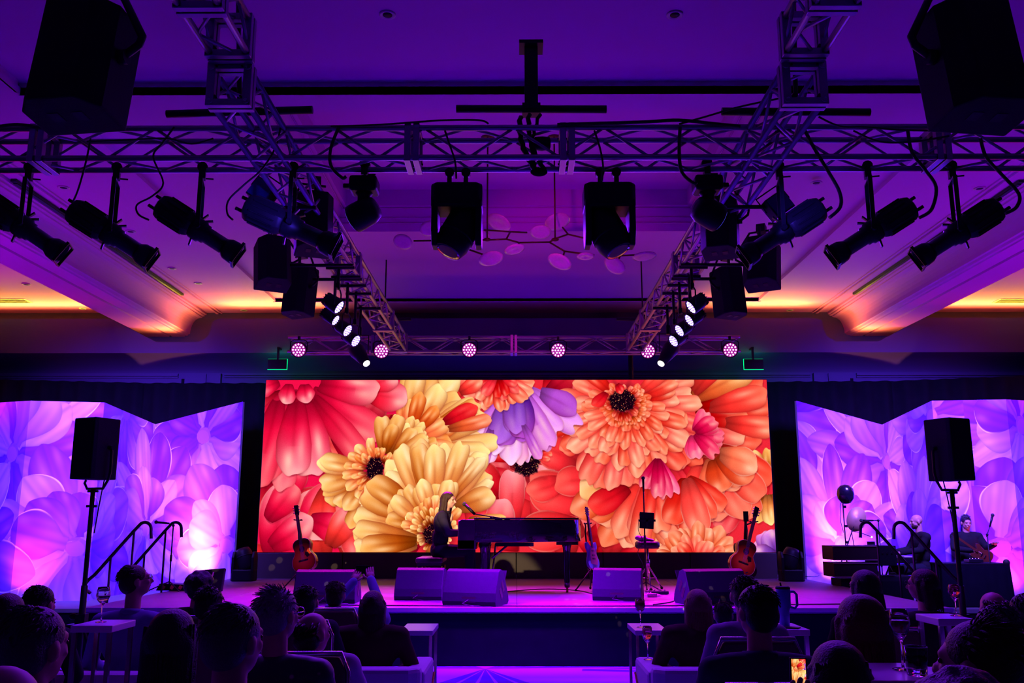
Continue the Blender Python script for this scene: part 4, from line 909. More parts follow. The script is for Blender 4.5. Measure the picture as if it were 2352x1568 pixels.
pinkglass = mat('pink_glass_disc', (.95, .55, .85), .25, trans=.45, var=.2, bscale=30, bump=.4)
for i, (x, y, dy, r, tx, ty) in enumerate(((1145, 512, .3, .17, -62, 22), (1280, 510, .3, .17, -60, -12), (925, 556, 0, .125, -45, 10), (985, 525, .3, .12, -40, -20), (1033, 583, -.3, .13, -65, 20), (1128, 595, -.3, .155, -66, -12), (1182, 574, -.2, .13, -74, -12), (1285, 602, -.3, .155, -64, 22),
                                           (1242, 534, .3, .14, -60, 0), (1345, 590, -.3, .11, -80, 0), (1411, 610, .2, .15, -58, 32), (1480, 590, .3, .16, -82, -4), (1108, 543, .2, .1, -60, -4))):
    m = MB(); m.lathe([(r * .12, .030), (r * .3, .012), (r * .75, .004), (r, .012), (r * 1.01, .004), (r * .75, -.006), (r * .3, -.002), (.0, .010)], n=26)
    o = m.build('glass_disc', pinkglass, g); o.location = cpos(x, y, dy); o.rotation_euler = (R(-(90 + tx) * .75), R(ty), 0)
light('SPOT', 'chandelier_fill', (0, 8.6, 4.9), cp + Vector((0, 0, 0)), (1, .02, .7), 170, .05, 44, .8)  # unseen spot added in mid-air to brighten the glass discs
# ---------------------------------------------------------------- people
def blob(prims, voxel, smooth=3, extra=None):
    """closed primitives -> one continuous surface (voxel remesh, smoothed); returns bmesh-ready data"""
    m = MB()
    for p in prims:
        if p[0] == 'c':
            _, a, b, ra, rb = p; m.tube(a, b, ra, rb, 12); m.ell(a, ra, 10, 7); m.ell(b, rb, 10, 7)
        else:
            m.ell(p[1], p[2], 14, 10, p[3] if len(p) > 3 else None)
    me = m.mesh('tmp'); o = bpy.data.objects.new('tmp', me); C.objects.link(o)
    r = o.modifiers.new('r', 'REMESH'); r.mode = 'VOXEL'; r.voxel_size = voxel; r.use_smooth_shade = True
    s = o.modifiers.new('s', 'SMOOTH'); s.factor = .5; s.iterations = smooth
    dg = bpy.context.evaluated_depsgraph_get(); dg.update()
    out = bpy.data.meshes.new_from_object(o.evaluated_get(dg)); bpy.data.objects.remove(o); bpy.data.meshes.remove(me)
    return out
def body_obj(me, extra, name, m, parent):
    if extra is not None:
        bm = bmesh.new(); bm.from_mesh(me); t = extra.mesh('x'); bm.from_mesh(t); bm.to_mesh(me); bm.free(); bpy.data.meshes.remove(t)
        me.polygons.foreach_set('use_smooth', [True] * len(me.polygons))
    me.materials.clear(); me.materials.append(m); me.name = name
    o = bpy.data.objects.new(name, me); C.objects.link(o); o.parent = parent; return o
HAIRC = {'black': (.008, .006, .006), 'brown': (.035, .015, .008), 'red': (.12, .022, .012), 'grey': (.09, .08, .09), 'white': (.22, .20, .21), 'blonde': (.14, .07, .03)}
def hairm(c): return mat('hair_' + c, HAIRC[c], .42, spec=.3, bump=.6, bscale=160, var=.35)
def fabric(n, c): return mat('fabric_' + n, c, .85, spec=.1, bump=.15, bscale=240, var=.12)
def fingers(mb, wrist, palmdir, updir, thumbside, curl=.5, k=1.0):
    """five tapered, bent fingers rooted in the palm"""
    d = Vector(palmdir).normalized(); u = Vector(updir).normalized(); side = d.cross(u).normalized()
    c = Vector(wrist) + d * .045 * k
    for i, L in enumerate((.062, .072, .078, .070)):
        o = (i - 1.5) * .019 * k; b = c + side * o * (-thumbside) + d * .030 * k
        p1 = b + d * (L * .42 * k) - u * (.008 * curl); p2 = p1 + (d * (1 - curl * .5) - u * curl * .8).normalized() * (L * .33 * k); p3 = p2 + (d * (1 - curl) - u * curl * 1.2).normalized() * (L * .27 * k)
        mb.path([c + side * o * (-thumbside) * .8, b, p1, p2, p3], .0095 * k, 7, .0068 * k); mb.ell(p3, .0072 * k, 6, 5)
    b = Vector(wrist) + d * .02 * k + side * .028 * k * thumbside
    p1 = b + (d * .7 + side * thumbside * .75).normalized() * .034 * k; p2 = p1 + (d * .9 + side * thumbside * .2 - u * curl * .4).normalized() * .028 * k
    mb.path([Vector(wrist) + d * .012, b, p1, p2], .0115 * k, 7, .0085 * k); mb.ell(p2, .0088 * k, 6, 5)
def person(label, x, y, ztop, yaw=0, z0=0, hair='short', hc='black', shirt='black', sc=(.01, .01, .012), pants=(.012, .012, .02), sk=None, hyaw=0, hpitch=0, hroll=0, arms=None, p=.44, legs=None, glasses=False, beard=None, group=None, voxel=.016, sleeve='long', hand_curl=.5, width=1.0, lean=0.0, vneck=False, legshow=True, collar=False):
    sk = sk or skin
    g = T('person', label, 'person', (x, y, z0), rz=R(yaw), group=group)
    k = (ztop - z0 - p) / .86; W = width
    V = Vector
    def S(xx, yy, zz): return V((xx * W, yy + lean * zz / .56, p + zz * k))
    hipL, hipR = V((-.095, 0, p)), V((.095, 0, p))
    waist = S(0, -.015, .19); chest = S(0, -.02, .40); neck = S(0, -.005, .55); hd = V((0, .03 + lean * 1.25, ztop - z0 - .112))
    shL, shR = S(-.175, -.02, .495), S(.175, -.02, .495)
    A = arms or {}
    def off(side, key, d): return V(A.get(side, {}).get(key, d)) if isinstance(A.get(side, {}), dict) else V(d)
    elL = off('L', 'el', (-.25 * W, .04, p + .24 * k)); elR = off('R', 'el', (.25 * W, .04, p + .24 * k))
    wrL = off('L', 'wr', (-.12, .26, p + .12)); wrR = off('R', 'wr', (.12, .26, p + .12))
    HM = Matrix.Translation(hd) @ Euler((R(hpitch), R(hroll), R(hyaw))).to_matrix().to_4x4(); h = lambda *q: HM @ V(q)
    HR = HM.to_3x3().to_euler()
    if legs is None: legs = {'L': [(-.12, .42, p + .03), (-.13, .44, .09), (-.14, .60, .045)], 'R': [(.12, .42, p + .03), (.13, .44, .09), (.14, .60, .045)]}
    head = [('e', h(0, -.012, .025), (.074, .092, .082), HR), ('e', h(0, .018, -.045), (.058, .068, .068), HR), ('e', h(0, .052, -.078), (.030, .030, .026), HR), ('c', h(0, .088, .004), h(0, .108, -.026), .009, .014),
            ('e', h(.030, .070, -.022), (.022, .018, .022), HR), ('e', h(-.030, .070, -.022), (.022, .018, .022), HR), ('c', h(-.032, .078, .022), h(.032, .078, .022), .013, .013),
            ('e', h(.076, -.008, -.012), (.012, .022, .034), HR), ('e', h(-.076, -.008, -.012), (.012, .022, .034), HR), ('c', h(-.016, .086, -.053), h(.016, .086, -.053), .009, .009)]
    nk = [('c', neck - V((0, 0, .05)), h(0, -.02, -.06), .058, .054)]
    torso = lambda e: [('e', V((0, 0, p + .02)), (.155 * W + e, .115 + e, .11 + e)), ('e', waist, (.135 * W + e, .10 + e, .15 * k + e)), ('e', chest, (.165 * W + e, .108 + e, .17 * k + e)), ('c', shL, shR, .062 + e, .062 + e),
                       ('c', neck - V((0, 0, .045)), neck - V((0, 0, .03)), .075 + e, .06 + e), ('c', shL + V((.05, 0, .02)), neck + V((-.03, 0, -.02)), .05 + e, .045 + e), ('c', shR + V((-.05, 0, .02)), neck + V((.03, 0, -.02)), .05 + e, .045 + e)]
    def arm(sh, el, wr, e, f=1.0):
        e2 = el.lerp(wr, f); return [('c', sh, el, .052 + e, .042 + e), ('c', el, e2, .042 + e, (.042 + (.028 - .042) * f) + e)]
    palms = []; fm = MB()
    for sd, el, wr in ((-1, elL, wrL), (1, elR, wrR)):
        d = (wr - el).normalized(); hdv = V(A.get('L' if sd < 0 else 'R', {}).get('hd', (d.x * .5 - sd * .2, d.y + .3, d.z * .4 - .1))).normalized(); up = V(A.get('L' if sd < 0 else 'R', {}).get('up', (0, 0, 1)))
        palms.append(('c', wr, wr + hdv * .03, .026, .026)); side = hdv.cross(up).normalized()
        palms.append(('c', wr + hdv * .045 - side * .018, wr + hdv * .045 + side * .018, .022, .022)); palms.append(('c', wr + hdv * .068 - side * .024, wr + hdv * .068 + side * .024, .014, .014))
        fingers(fm, wr, hdv, up, -sd if A.get('flip') else sd * -1, hand_curl)
    def leg(hip, L3, e): a, b, c = [V(q) for q in L3]; return [('c', hip, a, .085 + e, .060 + e), ('c', a, b, .058 + e, .036 + e)]
    feet = []
    for sd, hip in (('L', hipL), ('R', hipR)):
        a, b, c = [V(q) for q in legs[sd]]; feet += [('c', b, c, .038, .030)]
    body = blob(head + nk + torso(0) + arm(shL, elL, wrL, 0) + arm(shR, elR, wrR, 0) + palms + leg(hipL, legs['L'], 0) + leg(hipR, legs['R'], 0) + feet, voxel * .72, 2)
    body_obj(body, fm, 'body', sk, g)
    f = 1.0 if sleeve == 'long' else .18
    sh_ = blob([t for t in torso(.014)] + arm(shL, elL, wrL, .013, f) + arm(shR, elR, wrR, .013, f), voxel, 2)
    shm = sc if not isinstance(sc, tuple) else fabric(shirt, sc)
    so = body_obj(sh_, None, 'shirt', shm, g)
    if collar:
        MB().lathe([(.072, -.02), (.082, .015), (.074, .035), (.068, .03), (.066, -.02)], neck + V((0, 0, .0)), 18, (R(-8), 0, 0), 1, 1.0).build('collar', shm, so)
    if vneck:
        m = MB(); m.ell(neck + V((0, .085, -.10)), (.035, .02, .085), 10, 8, (R(-14), 0, 0)); m.build('neckline', sk, so)
    if legshow:
        pa = blob([('e', V((0, 0, p + .0)), (.17 * W, .13, .115))] + leg(hipL, legs['L'], .014) + leg(hipR, legs['R'], .014), voxel * 1.1, 2)
        body_obj(pa, None, 'trousers', fabric('trousers_%d' % int(pants[2] * 1000), pants), g)
        for sd in ('L', 'R'):
            a, b, c = [V(q) for q in legs[sd]]; m = MB(); m.path([b + V((0, -.03, -.045)), b + V((0, .01, -.03)), c + V((0, .0, .0)), c + V((0, .05, -.01))], .047, 10, .03); m.build('shoe', blackplastic, g)
    # eyes, glasses
    for sx in (-1, 1): MB().ell(h(sx * .030, .079, .004), (.011, .009, .008), 8, 6, HR).build('eye', mat('eye', (.05, .03, .02), .15), g)
    if glasses:
        m = MB()
        for sx in (-1, 1):
            m.path([h(sx * .033 + .026 * math.cos(a), .102, .004 + .021 * math.sin(a)) for a in [i * PI / 6 for i in range(13)]], .0022, 6)
            m.path([h(sx * .059, .100, .008), h(sx * .078, .06, .008), h(sx * .081, -.01, .006)], .002, 6)
        m.tube(h(-.008, .103, .006), h(.008, .103, .006), .002, n=6); m.build('glasses', blackmetal if glasses != 'bright' else chrome, g)
    if beard:
        b_ = blob([('e', h(0, .035, -.068), (.060, .062, .046), HR), ('e', h(0, .066, -.090), (.034, .028, .028), HR)], .009, 1); body_obj(b_, None, 'beard', hairm(beard), g)
    # hair: a cap volume plus many short tapered locks for an irregular outline
    if hair:
        pr = []; rn = random.Random(label); hm = hairm(hc); locks = MB()
        cap = [('e', h(0, -.022, .034), (.084, .098, .082), HR), ('e', h(0, -.052, -.012), (.080, .070, .078), HR)]
        def lock(th, ph, L, out=.3, r=.008, droop=.5):
            n = V((math.sin(th) * math.cos(ph), math.sin(th) * math.sin(ph), math.cos(th))); a = V((n.x * .080, n.y * .096 - .025, n.z * .080 + .034))
            t = V((rn.uniform(-.5, .5), -.6, -.3)); t = (t - n * t.dot(n)).normalized(); b = a + n * (.001 + out * .004) + t * L * .5; c2 = a + n * (out * .012) + t * L
            locks.path([h(*(a - n * .012)), h(*b), h(*c2)], r, 5, .0012)
        if hair == 'short':
            pr = cap
            for i in range(230): lock(rn.uniform(0, 1.5) ** .9, rn.uniform(-.15 * PI, 1.15 * PI) + PI, rn.uniform(.03, .055), .35, .0045)
        elif hair == 'messy':
            pr = cap
            for i in range(150): lock(rn.uniform(0, 1.6), rn.uniform(-.2 * PI, 1.2 * PI) + PI, rn.uniform(.03, .06), 1.5, .0045, .1)
        elif hair == 'fringe':
            pr = [('e', h(0, -.05, -.035), (.082, .07, .06), HR)]
            for i in range(70): lock(rn.uniform(1.2, 1.9), rn.uniform(0, PI) + PI, rn.uniform(.03, .05), .5, .007)
        elif hair == 'quiff':
            pr = cap + [('e', h(0, .02, .09), (.045, .05, .03), HR)]
            for i in range(90): lock(rn.uniform(0, .9), rn.uniform(0, 2 * PI), rn.uniform(.02, .045), 1.2, .007, -.6)
        elif hair in ('bob', 'long', 'wavy'):
            Ld = {'bob': .10, 'long': .27, 'wavy': .25}[hair]
            pr = cap + [('e', h(0, -.045, .0), (.092, .085, .095), HR)]
            for sx in (-1, 0, 1):
                pr.append(('c', h(sx * .058, -.045, -.01), h(sx * (.055 if hair != 'bob' else .062), -.07, -.04 - Ld), .045, .036 if hair != 'bob' else .042))
            for sx in (-1, 1): pr.append(('c', h(sx * .078, .005, .02), h(sx * .080, -.01, -.02 - Ld * .8), .020, .020))
            for i in range(150):
                sx = rn.uniform(-1, 1); a = V((sx * .092, -.085 * math.cos(sx * 1.3) - .02, rn.uniform(-.05, .06))); wv = .014 if hair == 'wavy' else .004
                pts = [h(a.x * (1 + .04 * t), a.y - .01 * t + wv * math.sin(t * 2.6 + i), a.z - (Ld + .05) * t / 3 * rn.uniform(.85, 1.08)) for t in range(4)]
                locks.path(pts, .008, 5, .0015)
        elif hair == 'curly':
            for i in range(90):
                th = math.acos(rn.uniform(-.45, 1)); ph = rn.uniform(-.12 * PI, 1.12 * PI) + PI; q = (math.sin(th) * math.cos(ph) * .088, math.sin(th) * math.sin(ph) * .10 - .025, math.cos(th) * .088 + .02)
                pr.append(('e', h(*q), tuple([rn.uniform(.016, .026)] * 3)))
            pr += cap
        ho_ = body_obj(blob(pr, .0105, 1), locks if len(locks.v) else None, 'hair', hm, g)
    return g
# chairs
def armchair(label, loc, rz, first=[None]):
    if first[0] is not None: return dup(first[0], loc, R(rz), label)
    g = T('armchair', label, 'armchair', loc, rz=R(rz), group='low upholstered armchairs in the audience'); first[0] = g
    MB().box((0, .05, .15), (.54, .66, .08)).build('seat', white_up, g, bev=.02)
    MB().box((0, .07, .215), (.52, .60, .06)).build('seat_cushion', white_up, g, bev=.025)
    MB().prism([(-.40, -.26), (.40, -.26), (.40, -.36), (.32, -.42), (-.32, -.42), (-.40, -.36)][::-1], .50, Matrix.Translation((0, 0, .10))).build('backrest', white_up, g, bev=.03)
    for s in (-1, 1):
        MB().box((s * .345, .06, .34), (.15, .70, .46)).build('armrest', white_up, g, bev=.03)
        MB().path([(s * .427, -.28, .14), (s * .427, .36, .46)], .008, 8).build('trim_bar', brass, g, label='thin rose gold bar')
        for y in (-.28, .30): MB().tube((s * .33, y, 0), (s * .33, y, .12), .014, .02, 8).build('leg', brass, g)
    return g
bmaroon = mat('maroon_vinyl', (.10, .012, .035), .55, bump=.1, bscale=120, var=.1)
def banquet(label, loc, rz, first=[None]):
    if first[0] is not None: return dup(first[0], loc, R(rz), label)
    g = T('banquet_chair', label, 'chair', loc, rz=R(rz), group='banquet chairs in the nearest audience row'); first[0] = g
    MB().box((0, .02, .315), (.46, .46, .05)).build('seat', bmaroon, g, bev=.02)
    MB().prism([(-.23, 0), (.23, 0), (.235, .40), (.20, .47), (-.20, .47), (-.235, .40)], .045, Matrix.Translation((0, -.235, .40)) @ Matrix.Rotation(PI / 2, 4, 'X')).build('backrest', bmaroon, g, bev=.012)
    m = MB(); m.path([(-.245, -.255, .0), (-.245, -.255, .80), (-.21, -.255, .885), (.21, -.255, .885), (.245, -.255, .80), (.245, -.255, .0)], .013, 8); m.build('back_frame', chrome, g)
    for s in (-1, 1): MB().tube((s * .22, .22, 0), (s * .22, .22, .30), .012).build('leg', chrome, g)
    return g
FL = fabric
pat = bpy.data.materials.new('flower_print_shirt'); pat.use_nodes = True; n_ = pat.node_tree; tcx = n_.nodes.new('ShaderNodeTexCoord'); vo = n_.nodes.new('ShaderNodeTexVoronoi'); vo.inputs['Scale'].default_value = 16
crx = n_.nodes.new('ShaderNodeValToRGB'); crx.color_ramp.elements[0].position = .16; crx.color_ramp.elements[0].color = (.35, .12, .2, 1); crx.color_ramp.elements[1].position = .24; crx.color_ramp.elements[1].color = (.01, .01, .02, 1)
n_.links.new(tcx.outputs['Object'], vo.inputs['Vector']); n_.links.new(vo.outputs['Distance'], crx.inputs[0]); n_.links.new(crx.outputs[0], n_.nodes['Principled BSDF'].inputs['Base Color'])
WHT = (.48, .48, .52); LBL = (.20, .26, .42)
crowd = [
    ('person at the far left edge with wavy brown hair, partly cut off', 24, 1362, 5.0, dict(hair='bob', hc='brown', sc=(.03, .02, .03), shirt='plum'), 'b'),
    ('person with smooth dark hair just behind the big greying man', 98, 1345, 5.9, dict(hair='short', hc='black', sc=(.02, .02, .03), shirt='navy', hyaw=-12), 'b'),
    ('big greying man in a white-collared shirt nearest the left frame edge', 92, 1392, 2.75, dict(hair='short', hc='grey', sc=WHT, shirt='white', collar=True, hyaw=-18, width=1.05), 'b'),
    ('person low in the bottom left corner, only the top of the head showing', 14, 1520, 2.0, dict(hair='fringe', hc='brown', sc=(.05, .03, .05), shirt='plum', hyaw=-30), 'b'),
    ('man in a light blue shirt and glasses looking up beside the left stair rails', 316, 1296, 6.7, dict(hair='short', hc='brown', sc=LBL, shirt='light_blue', collar=True, hyaw=-58, hpitch=10, glasses=True, width=1.16), 'a'),
    ('curly dark-haired person in front of the left end of the stage', 462, 1313, 6.9, dict(hair='curly', hc='black', sc=(.03, .02, .03), shirt='plum'), 'b'),
    ('dark-haired person directly behind the curly-haired one', 484, 1346, 5.8, dict(hair='short', hc='black', sc=(.01, .01, .012)), 'b'),
    ('person with long black hair below the man in the light blue shirt', 402, 1397, 3.6, dict(hair='long', hc='black', sc=(.01, .01, .012)), 'b'),
    ('grey-templed man in a pale shirt, largest head left of centre', 546, 1386, 3.0, dict(hair='short', hc='grey', sc=WHT, shirt='white', hyaw=-26, collar=True), 'b'),
    ('woman with wispy white hair, glasses and a flower-print black shirt', 644, 1350, 4.15, dict(hair='messy', hc='white', sc=pat, hyaw=-26, glasses='bright', width=1.1), 'b'),
    ('small dark-haired head between the white-haired woman and the man filming', 706, 1344, 6.6, dict(hair='short', hc='black', sc=(.02, .02, .03), shirt='navy'), 'b'),
    ('man in a pale shirt raising both hands to film the stage', 772, 1335, 7.9, dict(hair='short', hc='brown', sc=LBL, shirt='light_blue', collar=True, width=1.12, arms={'R': {'el': (.40, .18, .76), 'wr': (.24, .38, 1.08), 'hd': (-.2, .5, .7), 'up': (0, -1, .5)}, 'L': {'el': (-.18, .28, .74), 'wr': (.08, .42, 1.06), 'hd': (.2, .5, .7), 'up': (0, -1, .5)}}), 'b'),
    ('balding person with an ear visible, low beside the white-haired woman', 722, 1404, 5.1, dict(hair='fringe', hc='black', sc=WHT, shirt='white', hyaw=-34, width=1.15), 'b'),
    ('woman with long dark hair in a maroon top beside the left side table', 858, 1356, 6.9, dict(hair='long', hc='brown', sc=(.05, .01, .02), shirt='maroon', width=1.2), 'a'),
    ('woman with shoulder-length blonde hair in a maroon top', 1600, 1352, 6.9, dict(hair='long', hc='blonde', sc=(.05, .01, .02), shirt='maroon', width=1.2), 'a'),
    ('dark-haired person half hidden between the blonde woman and the man in the blazer', 1660, 1382, 8.3, dict(hair='short', hc='black', sc=(.25, .25, .3), shirt='grey', hyaw=-10), 'b'),
    ('brown-haired head rising just above the man in the blazer', 1706, 1322, 5.7, dict(hair='short', hc='brown', sc=(.25, .25, .3), shirt='grey'), 'b'),
    ('large dark-haired man in a white-collared dark blazer', 1733, 1344, 4.2, dict(hair='short', hc='black', sc=(.035, .035, .07), shirt='blazer', collar=True, hyaw=16, width=1.18), 'b'),
    ('person with dark shoulder-length hair below the equipment cases', 1980, 1308, 6.2, dict(hair='bob', hc='black', sc=(.01, .01, .012), hyaw=22), 'b'),
    ('woman with glasses and bobbed hair in profile, below the bald musician', 2114, 1306, 6.9, dict(hair='bob', hc='brown', sc=(.04, .03, .06), shirt='plum', hyaw=48, glasses=True, width=1.05), 'a'),
    ('woman with long auburn hair catching magenta light', 1968, 1364, 3.5, dict(hair='long', hc='red', sc=(.10, .04, .12), shirt='mauve', hyaw=14), 'b'),
    ('person with long black hair at the bottom edge beside the glowing phone', 1918, 1470, 3.0, dict(hair='long', hc='black', sc=(.02, .02, .03), shirt='navy'), 'b'),
    ('bald man in front of the black-skirted table', 2276, 1357, 6.0, dict(hair='fringe', hc='brown', sc=(.03, .03, .05), shirt='navy'), 'b'),
    ('grey-haired person behind the nearest man at the right', 2282, 1389, 3.9, dict(hair='short', hc='grey', sc=(.03, .03, .05), shirt='navy'), 'b'),
    ('nearest man at the lower right with tousled dark hair, face turned left', 2232, 1424, 2.55, dict(hair='messy', hc='brown', sc=(.03, .02, .04), shirt='plum', hyaw=46), 'b'),
    ('person cut off by the right frame edge above the grey-haired one', 2350, 1362, 5.2, dict(hair='short', hc='black', sc=(.1, .1, .16), shirt='slate'), 'b'),
    ('greying curly crown showing at the very bottom right', 2192, 1545, 1.9, dict(hair='curly', hc='grey', sc=(.03, .02, .04), shirt='plum'), None),
]
CHAIRL = ['maroon banquet chair at the far left edge', 'maroon banquet chair of the smooth-haired person at the left', 'maroon banquet chair under the big greying man at the left', 'maroon banquet chair in the bottom left corner',
          'pale armchair under the man in the light blue shirt', 'maroon banquet chair under the curly-haired person', 'maroon banquet chair behind the curly-haired person', 'maroon chrome-framed chair under the long black hair at the lower left',
          'maroon chrome-framed chair under the grey-templed man', 'maroon chrome-framed chair under the white-haired woman', 'maroon banquet chair under the small dark-haired head', 'maroon banquet chair under the man filming',
          'maroon banquet chair under the balding person', 'pale armchair under the long-haired woman left of the aisle', 'pale armchair under the blonde woman right of the aisle', 'maroon banquet chair of the person half hidden by the blonde woman',
          'maroon banquet chair of the brown-haired head behind the blazer', 'maroon banquet chair under the man in the blazer', 'maroon banquet chair below the equipment cases', 'pale armchair under the woman with glasses in profile',
          'maroon banquet chair under the auburn-haired woman', 'maroon banquet chair beside the glowing phone', 'maroon banquet chair under the bald man', 'maroon banquet chair under the grey-haired person at the right',
          'maroon banquet chair under the nearest man at the right', 'maroon banquet chair at the right frame edge', '']
placed = []
for i_, (lab, px, py, Y, kw, ch) in enumerate(crowd):
    q = at(px, py, Y); ztop = q.z
    pp = .335 if ch == 'a' else min(.44, ztop - .66)
    person(lab, q.x, Y - .03, ztop, p=pp, **kw)
    if ch == 'a': c_ = armchair(CHAIRL[i_], (q.x, Y - .03, 0), 0)
    elif ch == 'b':
        c_ = banquet(CHAIRL[i_], (q.x, Y - .03, 0), 0); c_.scale = (1, 1, (pp - .085) / .34)
armchair('empty pale armchair between the big greying man and the long black hair, lit blue', (at(245, 1500, 4.6).x, 4.55, 0), 8)
armchair('empty pale armchair at the right behind the auburn-haired woman', (at(2130, 1500, 5.2).x, 5.2, 0), -8)
# ---------------------------------------------------------------- audience furniture and small things
def side_table(label, px, py_front, Y, w_=.32, d_=.5, h_=.60):
    c = at(px, py_front, Y); g = T('side_table', label, 'table', (c.x, Y + d_ / 2, 0), group='white side tables')
    MB().box((0, 0, h_ - .02), (w_, d_, .04)).build('tabletop', whitetop, g, bev=.004)
    for sx in (-1, 1):
        MB().box((sx * (w_ / 2 - .02), -d_ / 2 + .02, (h_ - .04) / 2), (.025, .025, h_ - .04)).build('leg', chrome, g)
        MB().box((sx * (w_ / 2 - .02), d_ / 2 - .02, (h_ - .04) / 2), (.025, .025, h_ - .04)).build('leg', chrome, g)
        MB().box((sx * (w_ / 2 - .02), 0, .012), (.025, d_ - .06, .024)).build('foot_rail', chrome, g)
    return g, c.x
def htab(py, Y): return at(1187, py, Y).z
t1, xA = side_table('empty white side table left of the aisle beside the long-haired woman', 956, 1448, 7.9, .28, .55, htab(1448, 7.9))
t2, xB = side_table('white side table right of the aisle holding a wine glass', 1497, 1447, 7.9, .28, .55, htab(1447, 7.9))
t3, xC = side_table('white side table holding the tall blue handled tumbler', 1800, 1432, 6.2, .34, .4, htab(1445, 6.2))
t4, xD = side_table('white side table with a wine glass beside the light blue shirted man', 210, 1437, 5.6, .25, .34, htab(1437, 5.6))
t5, xE = side_table('dark-looking side table at the right holding a wine glass below the musicians', 2196, 1420, 5.3, .20, .3, htab(1420, 5.3))
t6, xF = side_table('low side table at the lower right crowded with drinks', 2098, 1560, 2.9, .34, .36, htab(1562, 2.9))
rose = mat('rose_wine', (.95, .25, .22), .05, trans=.8)
darkwine = mat('dark_wine', (.25, .01, .04), .05, trans=.3)
def wineglass(label, loc, h_=.21, r=.038, wine=rose, fill=.35):
    g = T('wine_glass', label, 'glass', loc, group='wine glasses')
    b = h_ * .50
    MB().lathe([(.0, .001), (.033, .001), (.033, .003), (.006, .008), (.0035, .02), (.0035, b - .01), (.010, b), (r * .75, b + h_ * .12), (r, b + h_ * .25), (r * .92, b + h_ * .38), (r * .78, h_), (r * .76, h_), (r * .90, b + h_ * .38), (r * .97, b + h_ * .25), (r * .72, b + h_ * .125), (.0, b + .008)], n=20).build('glass', glassm, g)
    zt_ = b + h_ * .12 + h_ * fill * .38
    MB().lathe([(.0, b + .010), (r * .70, b + h_ * .128), (r * .92, min(zt_, b + h_ * .25)), (r * .93, zt_), (.0, zt_)], n=16).build('wine', wine, g)
    return g
def on(t, dx, dy): top = max((c.matrix_local.translation.z if 0 else 0) for c in t.children); return (t.location.x + dx, t.location.y + dy)
HA = htab(1448, 7.9)
wineglass('red wine glass standing on the side table right of the aisle', (at(1472, 1440, 8.1).x, 8.12, htab(1447, 7.9) + .001), .235, .046, darkwine, .9)
ar = at(1492, 1475, 7.25)
wineglass('tall rose-coloured wine glass standing on the armrest right of the aisle', (at(1600, 1352, 6.9).x - .345, 7.1, .572), .24, .040, rose, .9)
wineglass('empty wine glass on the side table left of the light blue shirted man', (at(232, 1428, 5.78).x, 5.78, htab(1437, 5.6) + .001), .21, .042, rose, .02)
wineglass('rose-coloured wine glass silhouetted below the side musicians at the right', (at(2197, 1418, 5.45).x, 5.45, htab(1420, 5.3) + .001), .175, .033, rose, .8)
wineglass('half-full glass among the drinks at the lower right', (at(2075, 1545, 3.1).x, 3.1, htab(1562, 2.9) + .001), .19, .033, darkwine, .5)
tp = htab(1562, 2.9)
g = T('tumbler_glass', 'short straight water glass at the lower right beside the nearest man', 'glass', (at(2108, 1560, 2.98).x, 2.98, tp + .001))
MB().lathe([(.0, .002), (.030, .002), (.036, .088), (.034, .088), (.028, .010), (.0, .010)], n=20).build('glass', glassm, g)
MB().lathe([(.0, .011), (.0285, .011), (.033, .065), (.0, .065)], n=16).build('water', mat('water', (.8, .8, 1), .02, trans=1.0, ior=1.33), g)
g = T('tumbler', 'tall blue insulated tumbler with a large side handle and straw lid on the side table', 'tumbler', (at(1802, 1428, 6.4).x, 6.4, htab(1445, 6.2) + .001))
tb = mat('blue_tumbler', (.06, .16, .42), .4, .2, var=.1)
MB().lathe([(.0, .0), (.034, .0), (.036, .10), (.048, .13), (.050, .24), (.046, .245), (.0, .245)], n=24).build('cup', tb, g)
MB().lathe([(.0, .262), (.040, .262), (.049, .255), (.049, .243), (.0, .243)], n=20).build('lid', blackplastic, g)
MB().tube((-.01, 0, .25), (-.015, 0, .285), .006).build('straw', blackplastic, g)
MB().path([(.045, 0, .225), (.075, 0, .225), (.092, 0, .205), (.092, 0, .135), (.075, 0, .115), (.045, 0, .125)], .009, 8).build('handle', tb, g)
def phone(label, loc, rot, screen=None, size=(.075, .16)):
    g = T('phone', label, 'phone', loc, rot=rot)
    MB().box((0, 0, 0), (size[0], .009, size[1])).build('body', blackplastic, g, bev=.003)
    if screen: quad('display', [(-size[0] / 2 + .004, -.0056, -size[1] / 2 + .004), (size[0] / 2 - .004, -.0056, -size[1] / 2 + .004), (size[0] / 2 - .004, -.0056, size[1] / 2 - .004), (-size[0] / 2 + .004, -.0056, size[1] / 2 - .004)], screen, g, ((.3, 0), (.46, 0), (.46, .95), (.3, .95)))
    return g
pz = at(1834, 1556, 2.55)
phone('phone held up at the bottom edge showing the golden flowers of the screen', pz, (0, R(1), 0), ledm, (.046, .105))
person('person at the bottom edge reaching up with the phone that shows the flowers', pz.x - .36, 2.14, 1.16, p=.42, hair='short', hc='brown', sc=(.03, .03, .05), shirt='navy', arms={'R': {'el': (.36, .16, .84), 'wr': (.36, .38, 1.03), 'hd': (0, .1, 1), 'up': (0, 1, 0)}})
phone('dark phone lying on the side table beside the blue tumbler', (at(1806, 1436, 6.3).x, 6.28, htab(1445, 6.2) + .0055), (R(90), 0, R(60)))
pf = at(772, 1335, 7.9); phone('dark phone held up by the man filming the stage', (pf.x + .165, 8.36, 1.16), (0, R(90), 0))
